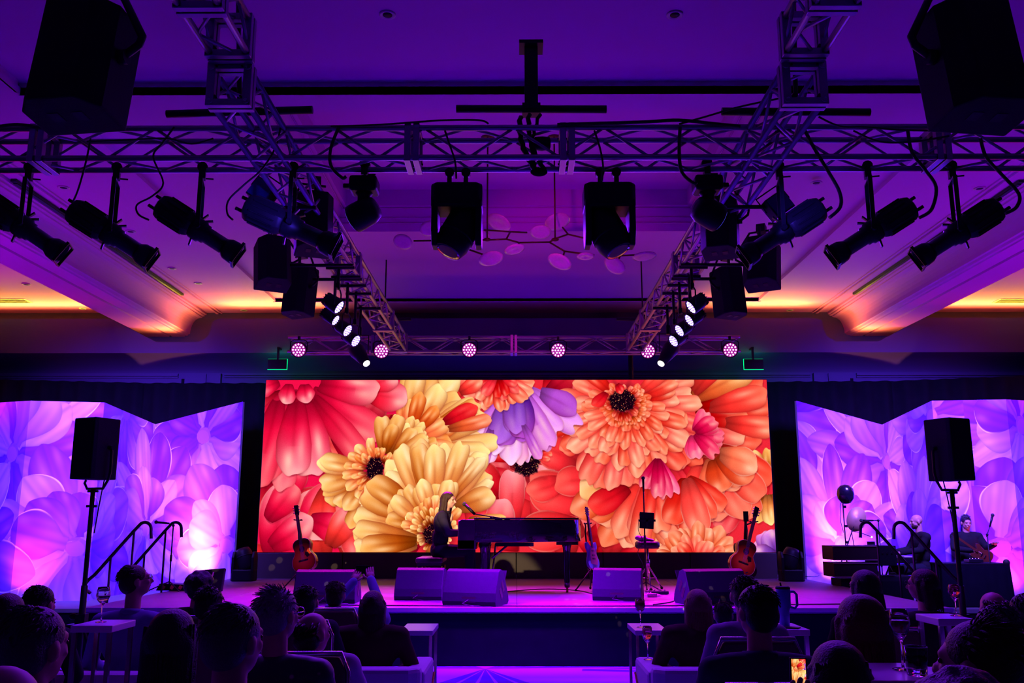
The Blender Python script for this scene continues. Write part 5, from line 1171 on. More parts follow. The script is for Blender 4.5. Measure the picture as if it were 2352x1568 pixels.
# hand with a pale cuff and watch resting on the armrest right of the aisle
# ---------------------------------------------------------------- loudspeakers on tripods
def tripod_speaker(side, label_s, label_t, px, cab_top, cab_bot, Y=8.7):
    b = at(px, cab_bot, Y); t = at(px, cab_top, Y); h_ = t.z - b.z; s = -1 if side == 'left' else 1
    g = T('speaker_stand', label_t, 'stand', (b.x, Y, 0))
    top = b.z - .09
    MB().tube((0, 0, .25), (0, 0, top), .022, n=12).build('pole', blackmetal, g); MB().tube((0, 0, .10), (0, 0, 1.0), .030, n=12).build('lower_tube', blackmetal, g)
    MB().box((0, 0, .70), (.09, .08, .09)).build('collar', blackmetal, g); MB().ell((-.08, 0, .72), (.04, .025, .03)).build('crank_knob', blackplastic, g)
    for a in (90, 210, 330):
        c, d = math.cos(R(a)), math.sin(R(a)); m = MB(); m.tube((c * .03, d * .03, .62), (c * .48, d * .48, .02), .014, n=8); m.build('leg', blackmetal, g)
        MB().tube((c * .03, d * .03, .22), (c * .27, d * .27, .30), .009, n=6).build('brace', blackmetal, g)
        MB().ell((c * .48, d * .48, .02), .02, 8, 6).build('foot', rubber, g)
    for zz in (-.02, -.16): MB().tube((-.05, 0, top + zz), (.05, 0, top + zz), .012).build('clamp_knob', blackmetal, g)
    sp = T('tripod_loudspeaker', label_s, 'loudspeaker', (b.x, Y, b.z), rz=R(-26 * -s))
    MB().prism([(-.14, -.16), (.14, -.16), (.15, -.12), (.14, .12), (.12, .15), (-.12, .15), (-.14, .12), (-.15, -.12)], h_, Matrix.Identity(4)).build('cabinet', speakerpaint, sp, bev=.008)
    MB().box((0, -.166, h_ / 2), (.25, .01, h_ * .96)).build('grille', grillem, sp, bev=.003)
    m = MB(); u = -s
    m.path([(u * .165, .02, h_ * .52), (u * .185, .02, h_ * .45), (u * .19, .02, h_ * .12), (u * .17, .02, -.0), (u * .11, .02, -.085), (-u * .11, .02, -.085), (-u * .15, .02, -.03), (-u * .135, .02, -.004)], .013, 8); m.build('yoke_bracket', blackmetal, sp, label='bent black tube yoke')
    MB().tube((u * .14, .02, h_ * .52), (u * .20, .02, h_ * .52), .022).build('bracket_knob', blackplastic, sp)
    m = MB(); m.path(sag((.02, .10, .0), (.03, .03, -.5), -.03, 8), .006, 6); m.build('cable', cablem, sp)
tripod_speaker('left', 'black loudspeaker mounted on the left tripod', 'tall black tripod stand holding the left loudspeaker', 216, 962, 1101)
tripod_speaker('right', 'black loudspeaker mounted on the right tripod', 'tall black tripod stand holding the right loudspeaker', 2184, 963, 1104)
# ---------------------------------------------------------------- the piano
pianom = mat('piano_black', (.006, .006, .008), .07, coat=1.0, var=.05)
PX, PY = .07, 12.75
gp = T('grand_piano', 'glossy black grand piano with its lid closed at the centre of the stage', 'piano', (PX, PY, DZ))
out = [(-.62, -.70), (-.10, -.70)] + [(-.10 + .62 * t, -.70 + .34 * (3 * t * t - 2 * t ** 3)) for t in (.2, .4, .6, .8, 1)] + [(.66, -.30), (.76, -.18), (.81, .0), (.815, .20), (.79, .42), (.70, .60), (.58, .70), (-.62, .70)]
m = MB(); m.prism(out, .29, Matrix.Translation((0, 0, .69)), True); m.build('case', pianom, gp, bev=.006)
m = MB(); m.prism([(x * 1.015 + .0, y * 1.015) for x, y in out], .022, Matrix.Translation((0, 0, .982))); m.build('lid', pianom, gp, bev=.004)
m = MB(); m.box((-.72, 0, .66), (.24, 1.42, .12)); m.build('key_bed', pianom, gp, bev=.006)
for s in (-1, 1): m = MB(); m.prism([(-.84, .60), (-.62, .60), (-.62, .98), (-.79, .98), (-.835, .96)], .06, Matrix(((1, 0, 0, 0), (0, 0, -1, s * .68 + .03), (0, 1, 0, 0), (0, 0, 0, 1)))); m.build('cheek', pianom, gp, bev=.006)
m = MB()
for i in range(52): m.box((-.745, -.62 + i * .0238 + .012, .728), (.15, .0226, .018))
m.build('white_key', mat('ivory', (.7, .68, .62), .3), gp, kind='stuff')
m = MB()
for i in range(51):
    if i % 7 not in (2, 6): m.box((-.70, -.62 + (i + 1) * .0238, .742), (.09, .012, .014))
m.build('black_key', blackplastic, gp, kind='stuff')
def pleg(x, y, nm='leg'):
    m = MB(); m.lathe([(.062, .69), (.075, .66), (.055, .60), (.050, .54), (.040, .14), (.045, .10), (.035, .07), (.02, .06)], (x, y, 0), 8); m.build(nm, pianom, gp)
    m = MB(); m.tube((x - .015, y, .03), (x + .015, y, .03), .03, n=12); m.box((x, y, .055), (.03, .03, .03)); m.build('caster', brass, gp)
pleg(-.50, -.58); pleg(-.50, .58); pleg(.62, .12)
m = MB(); m.box((.62, .12, .665), (.30, .30, .05)); m.box((-.1, 0, .66), (.5, 1.2, .05)); m.build('underframe', pianom, gp)
m = MB(); m.tube((-.42, -.08, .15), (-.36, -.08, .66), .012); m.tube((-.42, .08, .15), (-.36, .08, .66), .012); m.box((-.42, 0, .14), (.08, .26, .08)); m.build('pedal_lyre', pianom, gp, bev=.004)
for y in (-.06, 0, .06): m = MB(); m.box((-.50, y, .10), (.12, .022, .012)); m.build('pedal', brass, gp, bev=.003)
m = MB(); m.tube((-.40, -.55, .48), (-.18, -.50, .66), .014); m.build('leg_strut', pianom, gp)
gb = T('piano_bench', 'padded black piano bench under the singing pianist', 'bench', (-1.17, 12.75, DZ))
MB().box((0, 0, .445), (.36, .74, .07)).build('cushion', mat('bench_vinyl', (.02, .015, .025), .4, bump=.1), gb, bev=.02); MB().box((0, 0, .39), (.33, .70, .05)).build('apron', pianom, gb)
for sx in (-1, 1):
    for sy in (-1, 1): MB().tube((sx * .14, sy * .32, 0), (sx * .14, sy * .32, .38), .018, .024, 8).build('leg', pianom, gb)
hz = at(1048, 1129, 12.7).z
person('singing pianist with long wavy brown hair in a dark blazer, eyes closed at the microphone', -1.06, 12.72, hz, yaw=-90, z0=DZ, hair='wavy', hc='brown', shirt='blazer2', sc=(.018, .014, .03), pants=(.012, .012, .02), hyaw=-24, hpitch=-4, p=.56, vneck=True, voxel=.012, lean=.07, collar=True,
       arms={'L': {'el': (-.23, .12, .80), 'wr': (-.15, .36, .80), 'hd': (.1, 1, -.1)}, 'R': {'el': (.23, .12, .80), 'wr': (.13, .36, .80), 'hd': (-.1, 1, -.1)}},
       legs={'L': [(-.10, .42, .56), (-.10, .46, .10), (-.10, .60, .05)], 'R': [(.10, .42, .56), (.10, .40, .10), (.10, .55, .05)]})
def mic_stand(label, loc, h_, boom=None, mic_dir=(1, 0, .3), tri=.28, cable_=True, k=1.0):
    g = T('microphone_stand', label, 'microphone stand', loc)
    MB().tube((0, 0, .08), (0, 0, h_), .010, n=8).build('pole', blackmetal, g); MB().tube((0, 0, h_ * .45), (0, 0, h_ * .55), .017, n=8).build('clutch', blackmetal, g)
    for a in (80, 200, 320):
        c, d = math.cos(R(a)), math.sin(R(a)); MB().tube((0, 0, .13), (c * tri, d * tri, .014), .009, n=6).build('leg', blackmetal, g); MB().ell((c * tri, d * tri, .014), .013, 6, 5).build('foot', rubber, g)
    end = Vector((0, 0, h_))
    if boom:
        b = Vector(boom); MB().tube(end - b * .25, end + b, .007, n=8).build('boom', blackmetal, g); MB().ell(end, .022, 8, 6).build('pivot', blackmetal, g); end = end + b
    d = Vector(mic_dir).normalized()
    mm = MB().tube(end - d * .02, end + d * .15, .013, .018, 10).build('microphone', blackmetal, g); m = MB(); m.ell(end + d * .17, (.027, .027, .027)); m.build('microphone_head', mat('mic_mesh', (.05, .05, .055), .5, .5, bump=.6, bscale=500), mm)
    return g
me_ = at(1077, 1165, 12.35); ms = at(1128, 1188, 12.3)
g = T('boom_microphone', 'microphone on a boom arm in front of the singer, reaching over the piano', 'microphone', (ms.x, 12.3, ms.z))
a0 = Vector((0, 0, 0)); a1 = at(1090, 1180, 12.5) - Vector(g.location); a2 = at(1067, 1157, 12.62) - Vector(g.location)
MB().tube(a0 + Vector((.25, -.05, -.03)), a1, .008, n=8).build('boom', blackmetal, g); mo_ = MB().tube(a1, a2, .019, .022, 12).build('microphone', blackmetal, g)
m = MB(); m.ell(a2, .030); m.build('microphone_head', mat('mic_mesh', (.05, .05, .055), .5, .5, bump=.6, bscale=500), mo_); MB().ell((0, 0, .0), .018).build('pivot', blackmetal, g)
MB().box((.1, -.02, -.022), (.10, .10, .02)).build('base_clamp', blackmetal, g)
# ---------------------------------------------------------------- guitars on stands
def gbody(kind):
    if kind == 'acoustic':
        R_ = [(0, .0), (.10, .002), (.165, .04), (.195, .11), (.185, .19), (.145, .25), (.125, .29), (.135, .34), (.148, .40), (.13, .45), (.08, .485), (0, .495)]
    else:
        R_ = [(0, 0), (.09, .005), (.15, .04), (.165, .11), (.14, .18), (.115, .235), (.12, .29), (.145, .34), (.15, .40), (.125, .44), (.09, .42), (.05, .38), (0, .37)]
    P = R_ + [(-x, y) for x, y in R_[::-1][1:-1]]; out = []
    n = len(P)
    for i in range(n):
        for t in (0, .33, .66):
            a, b, c, d = P[i - 1], P[i], P[(i + 1) % n], P[(i + 2) % n]
            out.append(tuple(.5 * (2 * b[j] + (c[j] - a[j]) * t + (2 * a[j] - 5 * b[j] + 4 * c[j] - d[j]) * t * t + (3 * b[j] - a[j] - 3 * c[j] + d[j]) * t ** 3) for j in (0, 1)))
    return out
wood_top = bpy.data.materials.new('sunburst_top'); wood_top.use_nodes = True; n_ = wood_top.node_tree; b_ = n_.nodes['Principled BSDF']; b_.inputs['Roughness'].default_value = .18; b_.inputs['Coat Weight'].default_value = .8
t_ = n_.nodes.new('ShaderNodeTexCoord'); mp = n_.nodes.new('ShaderNodeMapping'); mp.inputs['Location'].default_value = (0, 0, -.18); gr = n_.nodes.new('ShaderNodeVectorMath'); gr.operation = 'LENGTH'; cr_ = n_.nodes.new('ShaderNodeValToRGB')
cr_.color_ramp.elements[0].color = (.85, .30, .05, 1); cr_.color_ramp.elements[0].position = .06; cr_.color_ramp.elements[1].color = (.06, .008, .005, 1); cr_.color_ramp.elements[1].position = .25
e_ = cr_.color_ramp.elements.new(.15); e_.color = (.55, .06, .015, 1)
n_.links.new(t_.outputs['Object'], mp.inputs[0]); n_.links.new(mp.outputs[0], gr.inputs[0]); n_.links.new(gr.outputs['Value'], cr_.inputs[0]); n_.links.new(cr_.outputs[0], b_.inputs['Base Color'])
brownwood = mat('dark_guitar_wood', (.10, .025, .012), .25, coat=.6, var=.2, bscale=12); cream = mat('cream_binding', (.6, .5, .4), .4); ebony = mat('ebony', (.015, .010, .010), .4)
blueg = mat('blue_guitar_paint', (.10, .14, .45), .15, coat=1.0); steel = mat('string_steel', (.6, .6, .6), .3, 1.0)
def guitar(label, top_px, bot_px, Y, kind='acoustic', yaw=0, case=False, stand_label=''):
    t = at(top_px[0], top_px[1], Y + .12); b = at(bot_px[0], bot_px[1], Y); L = (t - b).length; ax = (t - b).normalized(); k = L / (1.03 if kind == 'acoustic' else 1.0)
    y_ = ax; f = Vector((math.sin(R(yaw)), -math.cos(R(yaw)), 0)); f = (f - y_ * f.dot(y_)).normalized(); x_ = y_.cross(f)
    Mx = Matrix((x_, -f, y_)).transposed()      # local x side, local -y front, local z up the neck
    g = T('guitar', label, 'guitar', b, rot=Mx.to_euler())
    g.scale = (k, k, k); O = gbody(kind); dp = .10 if kind == 'acoustic' else .045
    F = Matrix(((1, 0, 0, 0), (0, 0, 1, -dp / 2), (0, 1, 0, 0), (0, 0, 0, 1)))
    wm = brownwood if kind == 'acoustic' else blueg
    m = MB(); m.prism(O, dp, F, True); m.build('body', wm, g, bev=.004)
    if kind == 'acoustic':
        F2 = Matrix(((.975, 0, 0, 0), (0, 0, 1, -dp / 2 - .003), (0, .985, 0, .004), (0, 0, 0, 1))); m = MB(); m.prism(O, .004, F2); m.build('top', wood_top, g)
        m = MB(); pts = [F @ Vector((x, z, -.001)) for x, z in O]; m.path(pts + [pts[0]], .003, 5); m.build('binding', cream, g)
        MB().lathe([(0, 0), (.048, 0), (.048, .001), (0, .001)], (0, -dp / 2 - .0035, .33), 20, (PI / 2, 0, 0)).build('sound_hole', ebony, g)
        MB().box((0, -dp / 2 - .006, .155), (.16, .008, .028)).build('bridge', ebony, g, bev=.002)
        m = MB(); m.prism([(.05, .28), (.10, .27), (.115, .21), (.07, .19), (.04, .24)], .002, Matrix(((1, 0, 0, 0), (0, 0, 1, -dp / 2 - .006), (0, 1, 0, 0), (0, 0, 0, 1)))); m.build('pick_guard', ebony, g)
    else:
        m = MB(); m.prism([(-.09, .08), (.10, .06), (.12, .16), (.06, .36), (-.04, .36), (-.08, .22)], .003, Matrix(((1, 0, 0, 0), (0, 0, 1, -dp / 2 - .004), (0, 1, 0, 0), (0, 0, 0, 1)))); m.build('pick_guard', cream, g)
        for zz in (.16, .22, .29): MB().box((0, -dp / 2 - .008, zz), (.075, .01, .018)).build('pickup', ebony, g)
    z0_ = .40 if kind == 'acoustic' else .34
    MB().box((0, -dp / 2 - .006, (z0_ + .86) / 2), (.050, .014, .86 - z0_)).build('fretboard', ebony, g); m = MB(); m.tube((0, -dp / 2 + .012, .46), (0, -dp / 2 + .006, .87), .026, .021, 10); m.build('neck', brownwood, g)
    nk_ = [o for o in g.children if o.name.startswith('neck')][-1]
    m = MB(); m.prism([(-.028, .86), (.028, .86), (.037, .90), (.035, 1.02), (-.035, 1.03), (-.037, .90)], .014, Matrix(((1, 0, 0, 0), (0, 0, 1, -dp / 2 - .004), (0, 1, 0, 0), (0, 0, 0, 1)))); m.build('headstock', ebony, g, bev=.002)
    for i in range(3):
        for s in (-1, 1): MB().tube((s * .03, -dp / 2, .91 + i * .04), (s * .058, -dp / 2, .91 + i * .04), .007, .009, 6).build('tuning_peg', steel, g)
    m = MB()
    for i in range(6): m.tube(((i - 2.5) * .010, -dp / 2 - .016, .155), ((i - 2.5) * .007, -dp / 2 - .016, .88), .0008, n=4)
    m.build('string', steel, g, kind='stuff')
    # stand
    s = T('guitar_stand', stand_label, 'stand', (b.x - (.10 if bot_px[0] < 1200 else (-.10 if bot_px[0] > 1600 else .02)), Y + .16, DZ)); sx = -.05 if bot_px[0] < 1400 else .05
    nh = at(top_px[0], top_px[1] + 34, Y).z - DZ
    S0 = Vector(s.location)
    nx_ = (t.lerp(b, .20)).x - S0.x
    MB().path([(0, 0, .10), (sx, 0, nh * .5), (sx * 1.6, .0, nh - .12), (sx * 1.5, -.01, nh - .04), (nx_ + (-.03 if sx < 0 else .03), -.05, nh), (nx_, -.07, nh + .0)], .012, 8).build('upright', blackmetal, s)
    m = MB(); m.path([(nx_ - .05, -.16, nh + .005), (nx_ - .045, -.06, nh), (nx_ + .045, -.06, nh), (nx_ + .05, -.16, nh + .005)], .010, 6); m.build('neck_cradle', rubber, s)
    for a in (-60, 60, 180):
        c, d = math.sin(R(a)), -math.cos(R(a)); MB().tube((0, 0, .30), (c * .27, d * .27, .016), .010, n=8).build('leg', blackmetal, s); MB().ell((c * .27, d * .27, .016), .018, 8, 6).build('foot', rubber, s)
    hb = b.z - DZ
    m = MB(); m.path([(b.x - S0.x - .09, -.27, hb + .02), (b.x - S0.x - .08, -.10, hb - .01), (0, .0, .22), (b.x - S0.x + .08, -.10, hb - .01), (b.x - S0.x + .09, -.27, hb + .02)], .009, 6); m.build('body_cradle', rubber, s)
    if case:
        c_ = T('guitar_case', 'black guitar standing behind the red sunburst guitar', 'guitar', (b.x + .20, Y + .42, DZ)); m = MB(); m.prism([(x * 1.0, z + .12) for x, z in gbody('electric')], .09, Matrix(((1, 0, 0, 0), (0, 0, 1, 0), (0, 1.15, 0, 0), (0, 0, 0, 1)))); m.build('body', blackplastic, c_, bev=.01); m = MB(); m.tube((0, .03, .5), (.04, .03, .98), .024, .02); m.build('neck', blackplastic, c_); m = MB(); m.box((.045, .03, 1.03), (.07, .03, .15)); m.build('headstock', blackplastic, c_)
        m = MB(); m.path([(-.1, -.05, .01), (-.09, .02, .14), (.09, .02, .14), (.1, -.05, .01)], .01, 6); m.build('foot_rest', blackmetal, c_)
    return g
guitar('sunburst acoustic guitar left of the piano, speckled with yellow light', (683, 1160), (704, 1310), 13.3, yaw=-14, stand_label='black guitar stand holding the speckled sunburst guitar')
guitar('pale blue electric guitar on a stand between piano and round stool', (1345, 1168), (1364, 1306), 13.1, 'electric', yaw=52, stand_label='black guitar stand holding the electric guitar right of the piano')
guitar('red sunburst acoustic guitar at the right end of the video wall', (1736, 1164), (1698, 1316), 13.3, yaw=10, case=True, stand_label='black guitar stand holding the red sunburst guitar')
# round stool, cloth, microphone stand with tablet
sp_ = at(1487, 1260, 13.4)
g = T('drum_stool', 'round padded black stool with chrome tripod legs right of the piano', 'stool', (sp_.x, 13.4, DZ)); sh = at(1487, 1243, 13.4).z - DZ
MB().lathe([(0, sh - .10), (.15, sh - .10), (.178, sh - .07), (.178, sh - .02), (.16, sh), (0, sh)], n=28).build('seat', mat('stool_vinyl', (.02, .01, .02), .35), g)
MB().tube((0, 0, .18), (0, 0, sh - .10), .018).build('post', chrome, g); MB().tube((0, 0, .32), (0, 0, .42), .03).build('collar', chrome, g)
for a in (30, 150, 270):
    c, d = math.cos(R(a)), math.sin(R(a)); m = MB(); m.tube((0, 0, .34), (c * .24, d * .24, .02), .011); m.tube((0, 0, .16), (c * .15, d * .15, .16), .007); m.build('leg', chrome, g); MB().ell((c * .24, d * .24, .02), .022, 8, 6).build('foot', rubber, g)
cl_o = blob([('e', Vector((0, 0, .035)), (.085, .06, .04)), ('e', Vector((.08, 0, .022)), (.07, .05, .025)), ('e', Vector((-.06, .02, .05)), (.05, .05, .035)), ('e', Vector((.13, -.01, .015)), (.04, .04, .018))], .012, 1)
o = body_obj(cl_o, None, 'cloth', fabric('mauve_cloth', (.45, .12, .5)), None); o.location = (sp_.x - .07, 13.38, DZ + sh); tag(o, 'crumpled mauve cloth lying on the round stool', 'cloth')
mz = at(1473, 1122, 13.0); mx_ = mz.x
g = mic_stand('straight microphone stand with a clamped tablet in front of the round stool', (mx_ + .03, 13.0, DZ), mz.z - DZ - .02, None, (0.0, 0, 1), .26)
tz = at(1477, 1195, 12.97).z - DZ
MB().box((.03, -.035, tz), (.20, .012, .225), (0, R(4), 0)).build('tablet', blackplastic, g, bev=.004); MB().box((.03, -.050, tz), (.24, .014, .03)).build('tablet_clamp', blackmetal, g); MB().box((.03, -.050, tz - .05), (.03, .014, .12)).build('tablet_clamp', blackmetal, g)
m = MB(); m.path(cpts([(1470, 1175), (1466, 1215), (1475, 1240), (1465, 1270), (1478, 1300), (1470, 1330)], 12.98), .004, 6); centred(m, 'cable', cablem, 'thin cable dangling down the tablet microphone stand', 'cable')
for i, (x, y, w_, d_, mt, lab) in enumerate(((1500, 1338, .20, .16, mat('pink_setlist', (.75, .3, .65), .7), 'crumpled pink paper sheets on the deck beside the right wedge monitor'), (1497, 1348, .13, .07, chrome, 'small silver effects pedal behind the right wedge monitor'), (1508, 1328, .30, .10, blackmetal, 'black pedal board under the microphone stand'))):
    p = at(x, y, 12.2 + (.35 if i == 2 else (.1 if i == 0 else -.1))); b_ = T(['setlist', 'effects_pedal', 'pedal_board'][i], lab, ['paper', 'pedal', 'pedal board'][i], (p.x, p.y, DZ))
    if i == 0:
        for k_ in range(3): MB().box((k_ * .02 - .02, k_ * .015, .004 + .006 * k_), (w_, d_, .002), (R(4 * k_), R(-5 + 5 * k_), .3 * k_)).build('sheet', mt, b_)
    else:
        MB().box((0, 0, .025), (w_, d_, .04)).build('housing', mt, b_, bev=.006)
        for k_ in range(2 if i == 1 else 4): MB().tube((-w_ * .35 + k_ * w_ * .23, 0, .045), (-w_ * .35 + k_ * w_ * .23, 0, .06), .012).build('foot_switch', chrome, b_)
# ---------------------------------------------------------------- wedge monitors
def wedge(label, cx, Y, w_=.62, rz=0, k=1.0, front=1):
    g = T('wedge_monitor', label, 'monitor speaker', (cx, Y, DZ), rz=R(rz), group='wedge monitors')
    side = [(-.20, 0), (-.22, .05), (-.20, .14), (-.10, .36), (-.03, .385), (.06, .36), (.22, .10), (.24, .03), (.20, 0)]
    F = Matrix.Translation((-w_ / 2, 0, 0)) @ Matrix(((0, 0, 1, 0), (1, 0, 0, 0), (0, 1, 0, 0), (0, 0, 0, 1)))
    m = MB(); m.M = Matrix.Scale(k, 4); m.prism(side, w_, F); m.build('cabinet', mat('wedge_paint', (.009, .008, .018), .5, spec=.12, bump=.3, bscale=250), g, bev=.008)
    m = MB(); m.M = Matrix.Scale(k, 4); m.box((0, .145, .235), (w_ * .94, .010, .29), (R(58) - PI / 2 + R(0), 0, 0)); m.build('grille', grillem, g)
    for s in (-1, 1):
        for yy, zz in ((.03, .20), (-.03, .13)):
            m = MB(); m.M = Matrix.Scale(k, 4); m.box((s * (w_ / 2 + .001), yy, zz), (.004, .055, .13), (R(35), 0, 0)); m.build('handle_pocket', ebony, g)
    m = MB(); m.M = Matrix.Scale(k, 4); m.box((0, -.212, .07), (.16, .006, .06), (R(-8), 0, 0)); m.build('connector_panel', ebony, g)
    m = MB(); m.M = Matrix.Scale(k, 4); m.path([(0, -.21, .07), (-.05, -.27, .03), (.1, -.30, .008), (.3, -.28, .008)], .005, 6); m.build('cable', cablem, g)
    return g
def xat(px, py, Y): return at(px, py, Y).x
wedge('wedge monitor at the left behind the front one, near the piano bench', xat(968, 1350, 11.75), 11.75, .60, -6)
wedge('large blue-lit wedge monitor at the stage edge below the piano', xat(1092, 1370, 11.0), 11.0, .62, -18, 1.06)
wedge('bright violet-lit wedge monitor right of the piano', xat(1420, 1345, 11.7), 11.7, .60, -12, 1.0)
wedge('dark wedge monitor behind the man filming', xat(752, 1375, 11.3), 11.3, .74, 0, 1.0)
wedge('long dark wedge monitor behind the blonde woman', xat(1635, 1378, 11.15), 11.15, .72, 14, 1.05)
p = at(485, 1312, 13.0); g = T('tilted_panel', 'tilted dark panel with two pale stripes at the left end of the stage', 'panel', (p.x, 12.9, DZ), rz=R(-12))
MB().box((0, .0, .15), (.48, .05, .32), (R(-20), R(-5), 0)).build('board', speakerpaint, g, bev=.015)
for x in (-.02, .08): MB().box((x, -.038, .22), (.02, .004, .11), (R(-20), R(6), 0)).build('stripe', cream, g)
p = at(415, 1338, 13.3); g = T('cable_ramp', 'low black ramp with yellow warning stripes beside the left stairs', 'ramp', (p.x + .05, 13.3, DZ))
MB().prism([(-.35, 0), (.35, 0), (.32, .07), (-.30, .10)], .28, Matrix(((1, 0, 0, 0), (0, 0, -1, .14), (0, 1, 0, 0), (0, 0, 0, 1)))).build('block', blackplastic, g, bev=.01)
for i in range(5): MB().box((-.24 + i * .12, -.142, .045), (.045, .004, .05), (0, R(30), 0)).build('stripe', mat('yellow_stripe', (.7, .5, .08), .5), g)
# floor moving lights at both ends of the screen
def floor_head(label, px, Y, s):
    g = moving_head('floor_moving_light', label, (xat(px, 1325, Y), Y, DZ), .95, 20 * s, False, rot=(PI, 0, 0)); g.location.z = DZ
    g.rotation_euler = (0, 0, 0)
    for c in g.children:
        c.matrix_parent_inverse = Matrix.Identity(4); c.rotation_euler = (PI, 0, 0); c.location = (0, 0, -.105 * .95)
    for c in g.children: c.location = (0, 0, -.10)
    return g
floor_head('black moving head light standing on the deck left of the video wall', 560, 15.3, 1)
floor_head('black moving head light standing on the deck right of the video wall', 1818, 15.3, -1)
# cable along the stage front
for lab, seq in (('black cable lying along the front edge of the deck', [(700, 1388), (900, 1390), (1180, 1391), (1450, 1391), (1700, 1389), (2000, 1386)]),
                 ('black cable curving across the deck right of the piano', [(1165, 1358), (1250, 1352), (1330, 1356), (1370, 1366)]),
                 ('black cable curling past the long dark wedge monitor', [(1500, 1388), (1540, 1382), (1562, 1372)]),
                 ('short cable lying at the deck corner beside the peach glow', [(1780, 1325), (1830, 1323), (1872, 1324), (1882, 1320)])):
    pts = []
    for x, y in seq:
        d = CAMM @ Vector(((x - 1176) / FPX, -(y - 784) / FPX, -1)); q = Vector((0, 0, EYE)) + d * ((DZ + .008 - EYE) / d.z); q.y = max(q.y, 10.63); pts.append(q)
    P = [pts[0]] + pts + [pts[-1]]; out = []
    for i in range(1, len(P) - 2):
        for k_ in range(6):
            t = k_ / 6; a, b, c, d = P[i - 1], P[i], P[i + 1], P[i + 2]; out.append(.5 * ((2 * b) + (c - a) * t + (2 * a - 5 * b + 4 * c - d) * t * t + (3 * b - a - 3 * c + d) * t ** 3))
    cable(out + [pts[-1]], .007, lab)
# microphone stand beside the left stairs
p = at(388, 1348, 13.1); mic_stand('slim microphone stand between the left stair rails', (p.x, 13.1, DZ), .90, (-.08, 0, .03), (-1, 0, .1), .26)
# ---------------------------------------------------------------- musicians and gear on the right riser
RZ = .30
ga = T('equipment_case', 'stack of dark cases with rose edges at the right end of the stage', 'equipment', (xat(1955, 1300, 14.3), 14.3, RZ), rz=R(0))
y0 = at(1950, 1340, 14.3).z - RZ
trim = mat('case_edge', (.35, .18, .20), .4, .5)  # rose base colour for the edge rails
zt0 = at(1950, 1250, 14.3).z - RZ
MB().box((0, 0, (zt0 - .50) / 2), (.50, .45, zt0 - .50)).build('stand_box', blackplastic, ga, bev=.01)
for i, zz in enumerate((zt0 - .49, zt0 - .24)):
    MB().box((-.02 - .0 * i, 0, zz + .12), (.66, .50, .21)).build('case', mat('case_black', (.03, .015, .02), .5, spec=.1), ga, bev=.006)
    for dz in (.02, .22): MB().box((-.02, -.255, zz + dz), (.66, .012, .018)).build('edge_rail', trim, ga)
MB().box((.45, -.02, zt0 - .16), (.34, .40, .30)).build('mixer', blackplastic, ga, bev=.01)
for i in range(4): MB().tube((.34 + i * .07, -.23, zt0 - .12), (.34 + i * .07, -.21, zt0 - .12), .014).build('knob', chrome, ga)
MB().box((.33, 0, zt0 + .02), (.10, .06, .05)).build('small_box', blackplastic, ga)
MB().path([(0.03, -.1, zt0 - .02), (.0, -.12, zt0 + .20), (.15, -.14, zt0 + .17), (.28, -.15, zt0 + .12)], .006, 6).build('desk_lamp', blackmetal, ga); MB().ell((.29, -.15, zt0 + .115), .015).build('lamp_tip', mat('lamp_tip', (1, .8, .6), .4, emit=(1, .7, .4), es=2), ga)
# overhead mic with round shield, tan cymbal
q = at(1942, 1134, 14.6); g = T('instrument_stand', 'thin stand topped by a round black ball-shaped shield at the right end of the stage', 'stand', (at(1946, 1300, 14.6).x, 14.6, RZ))
q = q - Vector(g.location)
MB().tube((0, 0, .05), (.0, 0, q.z - .15), .010).build('pole', blackmetal, g); m = MB(); m.lathe([(.0, -.16), (.07, -.145), (.125, -.07), (.135, .0), (.12, .08), (.07, .135), (.0, .15)], q, 24, None, 1, .85); m.build('ball_shield', mat('glossy_black_shell', (.01, .01, .02), .22, coat=.7), g)
for zz in (-.2, -.5, -.75): MB().box((.02, 0, q.z + zz), (.05, .03, .04)).build('clutch', blackmetal, g)
MB().path([(-.04, 0, q.z - .14), (-.06, 0, q.z - .4), (-.02, 0, q.z - .6)], .005, 6).build('cable', cablem, g)
for a in (90, 210, 330): MB().tube((0, 0, .2), (.25 * math.cos(R(a)), .25 * math.sin(R(a)), .015), .009).build('leg', blackmetal, g)
q = at(1967, 1192, 14.9); g = T('cymbal', 'tan cymbal standing on edge behind the ball-topped stand', 'cymbal', (q.x, 14.9, q.z), rot=(R(88), R(24), 0))
MB().lathe([(.0, .030), (.03, .024), (.05, .012), (.155, .0), (.155, -.003), (.05, .009), (.0, .026)], n=36, sy=1.32).build('bow', mat('tan_bronze', (.62, .40, .20), .45, .3, var=.1, bscale=8), g)
m = MB(); m.tube((0, -.2, 0), (0, .0, 0), .008); o = m.build('support', blackmetal, g)
MB().tube((.0, -(q.z - RZ), 0), (0, -.15, 0), .009).build('pole', blackmetal, g)
p = at(2020, 1195, 14.6); mic_stand('microphone stand with a short horizontal microphone left of the bald musician', (p.x + .02, 14.7, RZ), p.z - RZ, (-.10, 0, .0), (-1, 0, 0), .3)
p = at(2262, 1215, 14.9); mic_stand('microphone stand right of the guitarist at the far right', (at(2252, 1330, 14.9).x, 14.55, RZ), p.z - RZ - .08, (.06, 0, .14), (.35, 0, 1), .3)
zt_ = at(2096, 1181, 14.9).z
xb = xat(2096, 1181, 14.9)
